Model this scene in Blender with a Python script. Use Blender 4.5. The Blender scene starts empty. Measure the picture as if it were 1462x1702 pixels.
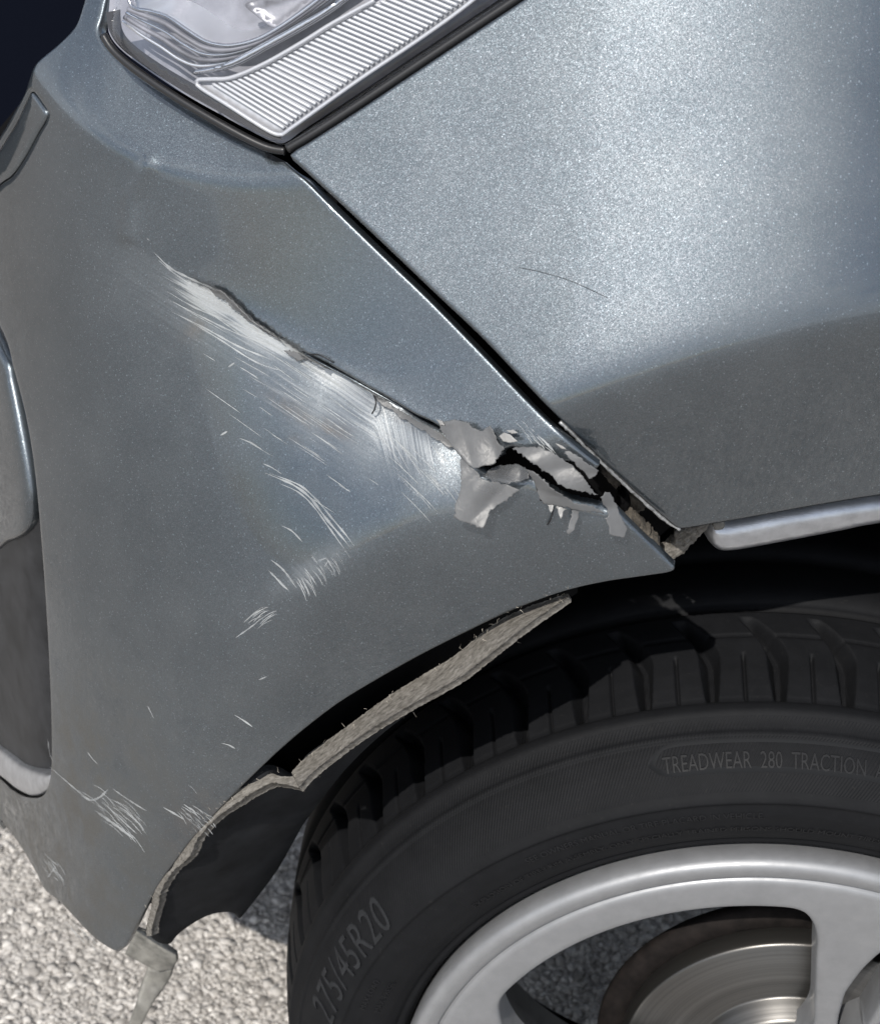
import bpy, bmesh, math, random
import numpy as np
from mathutils import Vector, Matrix
from mathutils.kdtree import KDTree
from mathutils.geometry import delaunay_2d_cdt

random.seed(7)
RNG = np.random.default_rng(7)
scene = bpy.context.scene
C = scene.collection

# ------------------------------------------------------------------ camera
W, H, FPX = 1462.0, 1702.0, 3000.0            # size of the photograph and its focal length in pixels
CAM = np.array([-.216, -.9156, 1.4735])
YAW, PITCH, ROLL = math.radians(-3.13), math.radians(32.72), math.radians(4.18)


def cam_basis():
    cy, sy, cp, sp = math.cos(YAW), math.sin(YAW), math.cos(PITCH), math.sin(PITCH)
    f = np.array([sy*cp, cy*cp, -sp]); r = np.array([cy, -sy, 0.]); u = np.cross(r, f)
    c, s = math.cos(ROLL), math.sin(ROLL)
    return c*r+s*u, -s*r+c*u, f


R_, U_, F_ = cam_basis()
cam_data = bpy.data.cameras.new('camera')
cam = bpy.data.objects.new('camera', cam_data); C.objects.link(cam)
cam.matrix_world = Matrix(((R_[0], U_[0], -F_[0], CAM[0]), (R_[1], U_[1], -F_[1], CAM[1]),
                           (R_[2], U_[2], -F_[2], CAM[2]), (0, 0, 0, 1)))
cam_data.sensor_fit = 'HORIZONTAL'; cam_data.sensor_width = 36.0
cam_data.lens = FPX/W*36.0
cam_data.clip_start = .02; cam_data.clip_end = 500
cam_data.dof.use_dof = True; cam_data.dof.focus_distance = 1.12; cam_data.dof.aperture_fstop = 16
scene.camera = cam

# ------------------------------------------------------------------ sky, sun, exposure
SUN_EL, SUN_AZ = math.radians(46), math.radians(-20)     # azimuth from -Y (behind the camera) towards +X
SUN_DIR = Vector((math.sin(SUN_AZ)*math.cos(SUN_EL), -math.cos(SUN_AZ)*math.cos(SUN_EL), math.sin(SUN_EL)))
world = bpy.data.worlds.new('World'); scene.world = world; world.use_nodes = True
wn, wl = world.node_tree.nodes, world.node_tree.links
bg = wn['Background']
sky = wn.new('ShaderNodeTexSky'); sky.sky_type = 'NISHITA'; sky.sun_disc = False
sky.sun_elevation = SUN_EL; sky.sun_rotation = math.atan2(SUN_DIR.x, SUN_DIR.y)
sky.air_density = .75; sky.dust_density = 1.0
wtc = wn.new('ShaderNodeTexCoord')
wno = wn.new('ShaderNodeTexNoise'); wno.inputs['Scale'].default_value = 2.6; wno.inputs['Detail'].default_value = 7
wno.inputs['Roughness'].default_value = .55
wra = wn.new('ShaderNodeValToRGB'); wra.color_ramp.elements[0].position = .42; wra.color_ramp.elements[1].position = .60
wmx = wn.new('ShaderNodeMixRGB'); wmx.inputs['Color2'].default_value = (8.6, 9.2, 10., 1)
wl.new(wtc.outputs['Generated'], wno.inputs['Vector']); wl.new(wno.outputs['Fac'], wra.inputs['Fac'])
wl.new(wra.outputs['Color'], wmx.inputs['Fac']); wl.new(sky.outputs['Color'], wmx.inputs['Color1'])
wl.new(wmx.outputs['Color'], bg.inputs['Color'])
bg.inputs['Strength'].default_value = .115
sun_d = bpy.data.lights.new('sun', 'SUN'); sun_d.energy = 4.0; sun_d.angle = math.radians(.53); sun_d.color = (1, .955, .89)
sun = bpy.data.objects.new('sun', sun_d); C.objects.link(sun)
sun.rotation_euler = SUN_DIR.to_track_quat('Z', 'Y').to_euler()
vs = scene.view_settings
vs.view_transform = 'Standard'; vs.look = 'None'; vs.exposure = 0.34; vs.gamma = 1.0; vs.use_curve_mapping = False
scene.cycles.adaptive_threshold = .02; scene.cycles.max_bounces = 6; scene.cycles.transparent_max_bounces = 16

# ------------------------------------------------------------------ material helpers


class Mat:
    def __init__(self, name, **kw):
        self.m = bpy.data.materials.new(name); self.m.use_nodes = True
        self.n, self.l = self.m.node_tree.nodes, self.m.node_tree.links
        self.b = self.n['Principled BSDF']; self.out = self.n['Material Output']
        for k, v in kw.items(): self.set(k, v)

    def set(self, k, v):
        s = self.b.inputs[k.replace('_', ' ')]
        if isinstance(v, (tuple, list)) and len(v) == 3 and s.type == 'RGBA': v = (*v, 1)
        s.default_value = v

    def node(self, t, **kw):
        nd = self.n.new(t)
        for k, v in kw.items():
            if k in nd.inputs: nd.inputs[k].default_value = v
            else: setattr(nd, k, v)
        return nd

    def obj(self):
        return self.node('ShaderNodeTexCoord').outputs['Object']

    def noise(self, scale, detail=4, rough=.55, vec=None, dist=0.):
        nd = self.node('ShaderNodeTexNoise', Scale=scale, Detail=detail, Roughness=rough, Distortion=dist)
        self.l.new(vec or self.obj(), nd.inputs['Vector']); return nd.outputs['Fac']

    def voro(self, scale, out='Color', vec=None, feature='F1'):
        nd = self.node('ShaderNodeTexVoronoi', Scale=scale); nd.feature = feature
        self.l.new(vec or self.obj(), nd.inputs['Vector']); return nd.outputs[out]

    def ramp(self, fac, *stops):
        nd = self.node('ShaderNodeValToRGB'); e = nd.color_ramp.elements
        while len(e) < len(stops): e.new(.5)
        for i, (p, c) in enumerate(stops):
            e[i].position = p; e[i].color = (*c, 1) if isinstance(c, tuple) else (c, c, c, 1)
        self.l.new(fac, nd.inputs['Fac']); return nd.outputs['Color']

    def mix(self, fac, a, b, mode='MIX'):
        nd = self.node('ShaderNodeMixRGB', blend_type=mode)
        for k, v in (('Fac', fac), ('Color1', a), ('Color2', b)):
            if isinstance(v, (int, float)): nd.inputs[k].default_value = v if k == 'Fac' else (v, v, v, 1)
            elif isinstance(v, tuple): nd.inputs[k].default_value = (*v, 1)
            else: self.l.new(v, nd.inputs[k])
        return nd.outputs['Color']

    def math(self, op, a, b=0., c=None):
        nd = self.node('ShaderNodeMath', operation=op)
        for i, v in enumerate((a, b, c)):
            if v is None: continue
            if isinstance(v, (int, float)): nd.inputs[i].default_value = v
            else: self.l.new(v, nd.inputs[i])
        return nd.outputs[0]

    def bump(self, h, strength=.3, dist=.001):
        nd = self.node('ShaderNodeBump', Strength=strength, Distance=dist)
        self.l.new(h, nd.inputs['Height']); self.l.new(nd.outputs['Normal'], self.b.inputs['Normal']); return nd

    def link(self, out, name):
        self.l.new(out, self.b.inputs[name])


def paint(name, scuff=False):
    M = Mat(name, Metallic=.97, Roughness=.38, Coat_Weight=1., Coat_Roughness=.02, Coat_IOR=1.58, Specular_Tint=(.55, .55, .55))
    cells = M.voro(2300)
    sep = M.node('ShaderNodeSeparateColor'); M.l.new(cells, sep.inputs[0])
    # flake brightness and flake tilt
    v1 = M.math('MULTIPLY_ADD', M.math('POWER', sep.outputs[0], 2.5), .42, .84)
    big = M.noise(9, 3, .5)
    tint = M.ramp(big, (.3, (.080, .094, .106)), (.7, (.102, .118, .132)))  # soft mottling in the colour imitates faint cloud reflections
    base = M.mix(1., tint, M.node('ShaderNodeCombineColor').outputs[0], 'MULTIPLY')
    cc = base.node.inputs['Color2'].links[0].from_node
    big_ = M.node('ShaderNodeSeparateColor'); M.l.new(M.voro(1500), big_.inputs[0])
    v1 = M.math('ADD', v1, M.math('MULTIPLY', M.math('GREATER_THAN', big_.outputs[2], .985), .9))
    hue = M.math('MULTIPLY_ADD', sep.outputs[1], .16, .92)
    M.l.new(M.math('MULTIPLY', v1, hue), cc.inputs[0]); M.l.new(v1, cc.inputs[1]); M.l.new(v1, cc.inputs[2])
    geo = M.node('ShaderNodeNewGeometry')
    vm = M.node('ShaderNodeVectorMath', operation='SUBTRACT'); M.l.new(cells, vm.inputs[0]); vm.inputs[1].default_value = (.5, .5, .5)
    vs_ = M.node('ShaderNodeVectorMath', operation='SCALE'); M.l.new(vm.outputs[0], vs_.inputs[0]); vs_.inputs['Scale'].default_value = .13
    va = M.node('ShaderNodeVectorMath', operation='ADD'); M.l.new(geo.outputs['Normal'], va.inputs[0]); M.l.new(vs_.outputs[0], va.inputs[1])
    vn = M.node('ShaderNodeVectorMath', operation='NORMALIZE'); M.l.new(va.outputs[0], vn.inputs[0])
    M.l.new(vn.outputs[0], M.b.inputs['Normal'])
    # thin dust film and specks
    spk = M.ramp(M.voro(95, 'Distance'), (.0, 1.), (.035, 0.))
    spm = M.ramp(M.noise(14, 3), (.55, 0.), (.68, 1.))
    dustf = M.math('MULTIPLY', M.math('MULTIPLY', spk, spm), .55)
    film = M.math('MULTIPLY', M.ramp(M.noise(26, 3, .6), (.4, 0.), (.85, 1.)), .05)
    dustf = M.math('MAXIMUM', dustf, film)
    col, met, rou, coat = M.mix(dustf, base, (.42, .42, .41)), M.math('MULTIPLY_ADD', dustf, -.9, .93), .5, M.math('MULTIPLY_ADD', dustf, -.8, 1.)
    if scuff:
        at = M.node('ShaderNodeAttribute', attribute_name='scuff')
        sp = M.node('ShaderNodeSeparateColor'); M.l.new(at.outputs['Color'], sp.inputs[0])
        uv = M.node('ShaderNodeUVMap', uv_map='grain').outputs['UV']
        mp = M.node('ShaderNodeMapping'); mp.inputs['Scale'].default_value = (7., 330., 1); M.l.new(uv, mp.inputs['Vector'])
        st = M.noise(1., 4, .62, mp.outputs['Vector'])
        mp2 = M.node('ShaderNodeMapping'); mp2.inputs['Scale'].default_value = (18., 900., 1); M.l.new(uv, mp2.inputs['Vector'])
        st2 = M.noise(1., 3, .6, mp2.outputs['Vector'])
        stt = M.math('ADD', M.math('MULTIPLY', st, .65), M.math('MULTIPLY', st2, .35))
        th = M.math('SUBTRACT', 1.03, M.math('MULTIPLY', sp.outputs[0], .72))
        f1 = M.math('MULTIPLY', M.math('SUBTRACT', stt, M.math('SUBTRACT', th, .12)), 6.5)
        cl = M.node('ShaderNodeClamp'); M.l.new(f1, cl.inputs[0]); f1 = M.math('MULTIPLY', cl.outputs[0], .6)
        mott = M.noise(60, 6, .7)
        br = M.math('MULTIPLY', sp.outputs[1], M.ramp(M.math('ADD', M.math('MULTIPLY', mott, .5), M.math('MULTIPLY', stt, .5)), (.38, .0), (.62, 1.)))
        hz = M.math('MULTIPLY', at.outputs['Alpha'], M.math('MULTIPLY_ADD', stt, 2.0, -.5))
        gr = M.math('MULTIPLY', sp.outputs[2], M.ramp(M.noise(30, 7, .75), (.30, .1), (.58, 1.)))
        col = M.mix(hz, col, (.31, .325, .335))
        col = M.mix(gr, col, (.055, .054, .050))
        col = M.mix(br, col, (.105, .088, .076))
        col = M.mix(f1, col, (.42, .43, .43))
        anyf = M.math('MAXIMUM', M.math('MAXIMUM', f1, br), M.math('MAXIMUM', gr, hz))
        met = M.math('MULTIPLY', met, M.math('MULTIPLY_ADD', anyf, -.95, 1.))
        coat = M.math('MULTIPLY', coat, M.math('MULTIPLY_ADD', anyf, -1., 1.))
        cc2 = M.node('ShaderNodeClamp'); M.l.new(coat, cc2.inputs[0]); coat = cc2.outputs[0]
    M.link(col, 'Base Color'); M.link(met, 'Metallic'); M.link(coat, 'Coat Weight')
    return M.m


m_paint = paint('gunmetal_paint')
m_bump = paint('gunmetal_paint_scuffed', True)


def simple(name, col, rough=.5, metal=0., bumpscale=None, bstr=.3, bdist=.0005, var=None, **kw):
    M = Mat(name, Base_Color=col, Roughness=rough, Metallic=metal, **kw)
    if var:
        n = M.noise(var[0], 5, .6); lo = tuple(c*var[1] for c in col); hi = tuple(min(1, c*var[2]) for c in col)
        M.link(M.ramp(n, (.3, lo), (.7, hi)), 'Base Color')
    if bumpscale: M.bump(M.noise(bumpscale, 5, .65), bstr, bdist)
    return M.m


m_black = simple('near_black_void', (.0022, .0022, .0026), .9, Specular_IOR_Level=.1)  # near-black colour carries the shade of gaps and hollows
m_rubber_seal = simple('black_rubber_seal', (.012, .012, .013), .32, bumpscale=300, bstr=.1)
m_liner = simple('black_liner_fabric', (.008, .0085, .0095), .9, bumpscale=900, bstr=.5, bdist=.0008, var=(25, .5, 2.2), Specular_IOR_Level=.15)
def felt_mat():
    M = Mat('tan_felt', Roughness=.95, Specular_IOR_Level=.1)
    m0 = M.node('ShaderNodeMapping'); m0.inputs['Rotation'].default_value = (0, math.radians(42), 0); M.l.new(M.obj(), m0.inputs['Vector'])
    mp = M.node('ShaderNodeMapping'); mp.inputs['Scale'].default_value = (190, 420, 520); M.l.new(m0.outputs['Vector'], mp.inputs['Vector'])
    f = M.noise(1., 5, .65, mp.outputs['Vector']); g = M.noise(55, 4, .6)
    col = M.ramp(f, (.3, (.065, .06, .053)), (.5, (.145, .135, .121)), (.72, (.23, .217, .197)))
    M.link(M.mix(M.ramp(g, (.45, 0.), (.75, .55)), col, (.09, .082, .07)), 'Base Color')
    M.bump(M.math('ADD', f, M.math('MULTIPLY', M.noise(1500, 3, .6), .5)), .7, .0012)
    return M.m


m_felt = felt_mat()
m_grime = simple('dirty_tan_plastic', (.085, .074, .06), .9, bumpscale=500, bstr=.8, bdist=.0015, var=(150, .25, 1.6))
m_bracket = simple('grey_bracket_plastic', (.15, .145, .13), .6, bumpscale=160, bstr=.3, var=(45, .3, 1.5))
m_trim = simple('silver_trim', (.50, .51, .53), .34, .85, bumpscale=420, bstr=.25, bdist=.0006, var=(90, .8, 1.1))
m_chrome = simple('bright_chrome', (.60, .61, .64), .16, 1.)
m_satin = simple('satin_reflector', (.80, .81, .84), .28, .9)
m_house = simple('lamp_housing_grey', (.24, .24, .265), .35, .4, var=(30, .6, 1.4))
m_housed = simple('lamp_housing_dark', (.03, .03, .034), .35)
m_rib = simple('clear_lamp_rib', (.50, .51, .54), .26, .3)
m_ribbed_back = simple('lamp_strip_back', (.46, .465, .49), .4, .2)
m_backdrop = simple('dark_navy_backdrop', (.004, .005, .009), .9, Specular_IOR_Level=.0)
m_scratch = simple('scratch_white', (.50, .515, .52), .75, bumpscale=800, bstr=.4)
m_scratchd = simple('scratch_grey', (.26, .275, .28), .7)
m_hair = simple('black_fibre', (.006, .006, .007), .5)
m_glossdark = simple('dark_gloss_trim', (.016, .0165, .018), .5, var=(40, .6, 1.6), Specular_IOR_Level=.2)


def flap_mat(name, col, tr, clear=.2):
    M = Mat(name, Base_Color=col, Roughness=.38, Specular_IOR_Level=.5)
    n = M.noise(60, 5, .7)
    M.link(M.ramp(n, (.3, tuple(c*.78 for c in col)), (.75, tuple(min(1, c*1.1) for c in col))), 'Base Color')
    M.bump(M.noise(120, 2, .5, dist=3.), .25, .0008)
    t = M.node('ShaderNodeBsdfTranslucent'); t.inputs['Color'].default_value = (*col, 1)
    mx = M.node('ShaderNodeMixShader'); mx.inputs[0].default_value = tr
    M.l.new(M.b.outputs[0], mx.inputs[1]); M.l.new(t.outputs[0], mx.inputs[2])
    tp = M.node('ShaderNodeBsdfTransparent'); m2 = M.node('ShaderNodeMixShader')
    M.l.new(M.math('MULTIPLY', M.ramp(M.noise(38, 2, .5), (.3, .35), (.7, 1.)), clear), m2.inputs[0])
    M.l.new(mx.outputs[0], m2.inputs[1]); M.l.new(tp.outputs[0], m2.inputs[2]); M.l.new(m2.outputs[0], M.out.inputs[0])
    return M.m


m_flap = flap_mat('torn_pale_plastic', (.185, .187, .19), .35, .4)
m_softscratch = flap_mat('soft_scratch', (.44, .455, .46), .0, .85)
m_flapd = flap_mat('torn_grey_plastic', (.11, .113, .118), .2, .6)
m_raw = flap_mat('raw_white_edge', (.34, .335, .325), .2)


def glass_mat():
    M = Mat('clear_lens'); M.n.remove(M.b)
    tr = M.node('ShaderNodeBsdfTransparent'); tr.inputs[0].default_value = (.96, .965, .975, 1)
    gl = M.node('ShaderNodeBsdfGlossy'); gl.inputs['Roughness'].default_value = .03
    fr = M.node('ShaderNodeFresnel'); fr.inputs[0].default_value = 1.5
    mx = M.node('ShaderNodeMixShader'); M.l.new(fr.outputs[0], mx.inputs[0])
    M.l.new(tr.outputs[0], mx.inputs[1]); M.l.new(gl.outputs[0], mx.inputs[2]); M.l.new(mx.outputs[0], M.out.inputs[0])
    return M.m


m_glass = glass_mat()

# ------------------------------------------------------------------ geometry helpers


def ray(u, v):
    u = np.asarray(u, float); v = np.asarray(v, float)
    a, b = (u-W/2)/FPX, -(v-H/2)/FPX
    return a[..., None]*R_+b[..., None]*U_+F_


def at_y(u, v, y):
    d = ray(u, v); y = np.asarray(y, float)
    return CAM+d*((y-CAM[1])/d[..., 1])[..., None]


def on_surf(u, v, S, y0=-.16, y1=.80, step=.010):
    """First hit of the sight lines with the sheet y = S(x, z)."""
    d = ray(u, v); d = d/d[..., 1:2]
    P = lambda y: CAM+d*(y-CAM[1])[..., None]
    n = d.shape[0]
    lo = np.full(n, y0); hi = np.full(n, np.nan); best = np.full(n, -9.); by = np.full(n, y0)
    y = y0
    while y < y1:
        y += step
        p = CAM+d*(y-CAM[1]); g = y-S(p[:, 0], p[:, 2])
        k = np.isnan(hi) & (g >= 0); hi[k] = y; lo[k] = y-step
        k2 = np.isnan(hi) & (g > best); best[k2] = g[k2]; by[k2] = y
    miss = np.isnan(hi); hi[miss] = by[miss]; lo[miss] = by[miss]
    for _ in range(22):
        mid = (lo+hi)/2; p = P(mid); g = mid-S(p[:, 0], p[:, 2])
        k = g >= 0; hi = np.where(k, mid, hi); lo = np.where(k, lo, mid)
    return P(hi)


def surf_normal(p, S, e=5e-4):
    gx = (S(p[:, 0]+e, p[:, 2])-S(p[:, 0]-e, p[:, 2]))/(2*e)
    gz = (S(p[:, 0], p[:, 2]+e)-S(p[:, 0], p[:, 2]-e))/(2*e)
    n = np.stack([gx, -np.ones(len(p)), gz], 1)
    return n/np.linalg.norm(n, axis=1)[:, None]


def smooth(pts, closed=False, step=4.):
    """Catmull-Rom through pts, resampled about every step units."""
    P = np.array(pts, float); n = len(P)
    out = []
    rng = range(n if closed else n-1)
    for i in rng:
        if closed: p0, p1, p2, p3 = P[(i-1) % n], P[i], P[(i+1) % n], P[(i+2) % n]
        else: p0, p1, p2, p3 = P[max(i-1, 0)], P[i], P[i+1], P[min(i+2, n-1)]
        k = max(1, int(round(np.linalg.norm(p2-p1)/step)))
        t = (np.arange(k)/k)[:, None]
        out.append(.5*((2*p1)+(-p0+p2)*t+(2*p0-5*p1+4*p2-p3)*t*t+(-p0+3*p1-3*p2+p3)*t**3))
    if not closed: out.append(P[-1:])
    return np.concatenate(out)


def dense(pts, closed=True, step=4.):
    P = np.array(pts, float); n = len(P); out = []
    for i in range(n if closed else n-1):
        a, b = P[i], P[(i+1) % n]; k = max(1, int(round(np.linalg.norm(b-a)/step)))
        out.append(a+(b-a)*(np.arange(k)/k)[:, None])
    if not closed: out.append(P[-1:])
    return np.concatenate(out)


def inside(pts, poly):
    x, y = pts[:, 0], pts[:, 1]; res = np.zeros(len(pts), bool)
    a = poly; b = np.roll(poly, -1, 0)
    for (x1, y1), (x2, y2) in zip(a, b):
        if y1 == y2: continue
        c = ((y1 > y) != (y2 > y)) & (x < (x2-x1)*(y-y1)/(y2-y1)+x1)
        res ^= c
    return res


def dist_to(pts, poly, closed=True):
    """Distance from points to a polyline: nearest vertex by KD-tree, then the segments beside it."""
    poly = np.asarray(poly, float)
    q = dense(poly, closed, 4.) if closed or len(poly) > 1 else poly
    if len(pts) < 60:
        a = q if closed else q[:-1]; b = np.roll(q, -1, 0) if closed else q[1:]
        d = b-a; L = np.maximum((d*d).sum(1), 1e-12)
        t = np.clip(((pts[:, None]-a[None])*d[None]).sum(2)/L, 0, 1)
        return np.sqrt((((pts[:, None]-(a[None]+t[..., None]*d[None]))**2).sum(2)).min(1))
    kd = KDTree(len(q))
    for i, p in enumerate(q): kd.insert((p[0], p[1], 0.), i)
    kd.balance()
    f = kd.find
    idx = np.fromiter((f((x, y, 0.))[1] for x, y in pts), np.int64, len(pts))
    n = len(q); best = np.full(len(pts), 1e18)
    for da, db in ((-1, 0), (0, 1)):
        i, j = idx+da, idx+db
        if closed: i, j = i % n, j % n
        else: i, j = np.clip(i, 0, n-1), np.clip(j, 0, n-1)
        p0, d = q[i], q[j]-q[i]; L = np.maximum((d*d).sum(1), 1e-12)
        t = np.clip(((pts-p0)*d).sum(1)/L, 0, 1); best = np.minimum(best, ((pts-(p0+t[:, None]*d))**2).sum(1))
    return np.sqrt(best)


def mesh_obj(name, V, F, mat, parent=None, smooth_=True, attrs=None, uv=None):
    me = bpy.data.meshes.new(name)
    V = np.asarray(V, float)
    if isinstance(F, np.ndarray): F = F.tolist()
    tot = np.fromiter((len(f) for f in F), np.int32, len(F)); flat = np.fromiter((i for f in F for i in f), np.int32, int(tot.sum()))
    me.vertices.add(len(V)); me.vertices.foreach_set('co', V.ravel())
    me.loops.add(len(flat)); me.loops.foreach_set('vertex_index', flat)
    me.polygons.add(len(tot)); me.polygons.foreach_set('loop_start', np.concatenate([[0], np.cumsum(tot)[:-1]]).astype(np.int32))
    me.update(calc_edges=True); me.validate()
    if smooth_: me.polygons.foreach_set('use_smooth', np.ones(len(me.polygons), bool))
    if attrs is not None:
        a = me.attributes.new('scuff', 'FLOAT_COLOR', 'POINT'); a.data.foreach_set('color', np.asarray(attrs, np.float32).ravel())
    if uv is not None:
        ul = me.uv_layers.new(name='grain'); li = np.zeros(len(me.loops), np.int32); me.loops.foreach_get('vertex_index', li)
        ul.data.foreach_set('uv', np.asarray(uv, np.float32)[li].ravel())
    me.materials.append(mat)
    o = bpy.data.objects.new(name, me); C.objects.link(o)
    if parent: o.parent = parent
    return o


def tri_domain(outline, holes, step, rings):
    """Triangulate a plane outline with holes; returns points, triangles, boundary loops, distance to the edge."""
    loops = [np.asarray(outline)]+[np.asarray(h) for h in holes]
    pts, edges, lidx = [], [], []
    n0 = 0
    for L in loops:
        pts.append(L); k = len(L); idx = np.arange(n0, n0+k)
        edges += [(int(idx[i]), int(idx[(i+1) % k])) for i in range(k)]; lidx.append(idx); n0 += k
    B = loops[0]
    def dmin(P): return np.min([dist_to(P, L) for L in loops], 0)
    def isin(P):
        r = inside(P, loops[0])
        for h in loops[1:]: r &= ~inside(P, h)
        return r
    extra, er = [], []
    for r in rings:
        for L in loops:
            t = np.roll(L, -1, 0)-np.roll(L, 1, 0); t /= np.maximum(np.linalg.norm(t, axis=1), 1e-9)[:, None]
            nrm = np.stack([-t[:, 1], t[:, 0]], 1)
            for s in (1, -1): extra.append(L+s*r*nrm); er.append(np.full(len(L), .85*r))
    if extra:
        q = np.concatenate(extra); rr = np.concatenate(er); k = isin(q); q, rr = q[k], rr[k]; extra = [q[dmin(q) > rr]]
    x0, y0 = B.min(0); x1, y1 = B.max(0)
    gx, gy = np.meshgrid(np.arange(x0, x1, step), np.arange(y0, y1, step*.87))
    gx[1::2] += step/2
    g = np.stack([gx.ravel(), gy.ravel()], 1); g = g[isin(g)]
    lim = (rings[-1] if rings else 0)+step*.55
    g = g[dmin(g) > lim]
    allp = np.concatenate(pts+extra+[g])
    sc = 1.0/max(x1-x0, y1-y0)
    res = delaunay_2d_cdt([Vector(((p[0]-x0)*sc, (p[1]-y0)*sc)) for p in allp], edges, [], 0, 1e-7)
    vo = np.array([(v.x/sc+x0, v.y/sc+y0) for v in res[0]]); tr = np.array(res[2])
    cen = vo[tr].mean(1); tr = tr[isin(cen)]
    remap = {}
    for new, olds in enumerate(res[3]):
        for o_ in olds: remap[o_] = new
    bl = [[remap[int(i)] for i in idx] for idx in lidx]
    return vo, tr, bl, dmin(vo)


def sheet(name, outline, mapper, mat, parent=None, holes=(), step=8., rings=(1.6, 4., 7.5), rnd=0., rpx=9., skirt=0.,
          normal=None, attr_fn=None, uv_fn=None, lift=None, thick=None):
    """A panel: outline (plane units) triangulated, placed by mapper(P)->(xyz, normal), edge rolled over rnd metres
    within rpx units, edge turned in by skirt metres."""
    P, T, BL, D = tri_domain(outline, holes, step, rings)
    X, N = mapper(P)
    if lift is not None: X = X+N*lift(P)[:, None]
    if rnd:
        t = np.clip(1-D/rpx, 0, 1); X = X-N*(rnd*(1-np.sqrt(np.maximum(0, 1-t*t))))[:, None]
    V = [X]; F = [tuple(t) for t in T]; A = attr_fn(P) if attr_fn else None
    n = len(X); PP = [P]
    if skirt:
        for L in BL:
            k = len(L); V.append(X[L]-N[L]*skirt); PP.append(P[L])
            for i in range(k):
                a, b = L[i], L[(i+1) % k]; F.append((a, b, n+(i+1) % k, n+i))
            n += k
    V = np.concatenate(V); PP = np.concatenate(PP)
    F = np.array([list(f)+[-1]*(4-len(f)) for f in F])
    # make triangles face along N
    tri = F[F[:, 3] < 0][:, :3]
    fn = np.cross(V[tri[:, 1]]-V[tri[:, 0]], V[tri[:, 2]]-V[tri[:, 0]])
    flip = (fn*N[np.minimum(tri[:, 0], len(N)-1)]).sum(1) < 0
    tri[flip] = tri[flip][:, ::-1]
    faces = [tuple(t) for t in tri]+[tuple(q) for q in F[F[:, 3] >= 0]]
    o = mesh_obj(name, V, faces, mat, parent, True, attr_fn(PP) if attr_fn else None, uv_fn(PP) if uv_fn else None)
    if thick:
        md = o.modifiers.new('thickness', 'SOLIDIFY'); md.thickness = thick; md.offset = -1
    return o


def surf_mapper(S):
    def f(P):
        X = on_surf(P[:, 0], P[:, 1], S); return X, surf_normal(X, S)
    return f


def idw(P, ctrl, p=2.2):
    """Smooth interpolation of scattered (u, v, value) points: thin-plate spline, inverse distance when there are too few."""
    c = np.array(ctrl, float)
    if len(c) < 4:
        d = np.hypot(P[:, None, 0]-c[None, :, 0], P[:, None, 1]-c[None, :, 1])+1e-3
        w = d**-p; return (w*c[None, :, 2]).sum(1)/w.sum(1)
    m = c[:, :2].mean(0); sc = max(np.ptp(c[:, 0]), np.ptp(c[:, 1]))+1e-6
    q = (c[:, :2]-m)/sc; n = len(c)
    U = lambda r: np.where(r > 0, r*r*np.log(np.maximum(r, 1e-12)), 0)
    K = U(np.hypot(q[:, None, 0]-q[None, :, 0], q[:, None, 1]-q[None, :, 1]))+np.eye(n)*.003
    B = np.hstack([np.ones((n, 1)), q]); A = np.zeros((n+3, n+3))
    A[:n, :n] = K; A[:n, n:] = B; A[n:, :n] = B.T; A[n:, n:] -= np.eye(3)*1e-3
    w = np.linalg.solve(A, np.concatenate([c[:, 2], np.zeros(3)]))
    x = (P-m)/sc
    v = U(np.hypot(x[:, None, 0]-q[None, :, 0], x[:, None, 1]-q[None, :, 1])) @ w[:n]+w[n]+x @ w[n+1:]
    lo, hi = c[:, 2].min(), c[:, 2].max(); pad = .35*(hi-lo)+1e-9
    return np.clip(v, lo-pad, hi+pad)


def y_mapper(ctrl):
    """Sheet placed at depths given by (u, v, y) control points."""
    def f(P):
        y = idw(P, ctrl); X = at_y(P[:, 0], P[:, 1], y)
        e = 2.
        du = at_y(P[:, 0]+e, P[:, 1], idw(P+[e, 0], ctrl))-X; dv = at_y(P[:, 0], P[:, 1]+e, idw(P+[0, e], ctrl))-X
        N = np.cross(dv, du); N /= np.linalg.norm(N, axis=1)[:, None]
        N[(N*(X-CAM)).sum(1) > 0] *= -1
        return X, N
    return f


def tube(name, pts, rad, mat, parent=None, seg=6):
    P = np.array(pts, float); n = len(P); rad = np.broadcast_to(rad, n)
    V, F = [], []
    up = np.array([.3, .2, .93])
    for i in range(n):
        t = P[min(i+1, n-1)]-P[max(i-1, 0)]; t /= np.linalg.norm(t)+1e-12
        a = np.cross(t, up); a /= np.linalg.norm(a)+1e-12; b = np.cross(t, a)
        for k in range(seg):
            w = 2*math.pi*k/seg; V.append(P[i]+rad[i]*(math.cos(w)*a+math.sin(w)*b))
    for i in range(n-1):
        for k in range(seg):
            F.append((i*seg+k, i*seg+(k+1) % seg, (i+1)*seg+(k+1) % seg, (i+1)*seg+k))
    F.append(tuple(range(seg))[::-1]); F.append(tuple(range((n-1)*seg, n*seg)))
    return mesh_obj(name, V, F, mat, parent)


def softplus(x, w):
    return w*np.logaddexp(0, x/w)


def empty(name, loc=(0, 0, 0), parent=None):
    o = bpy.data.objects.new(name, None); o.location = loc; C.objects.link(o)
    if parent: o.parent = parent
    return o


# ------------------------------------------------------------------ the body surfaces  y = S(x, z)
WC = np.array([0., .378])                       # wheel centre (x, z)


def plan(x):
    return -.027+.27*softplus(-.165-x, .035)+1.0*softplus(-.52-x, .03)


def polar(x, z):
    dx, dz = x-WC[0], z-WC[1]
    return np.hypot(dx, dz), np.degrees(np.arctan2(dz, dx))


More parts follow.
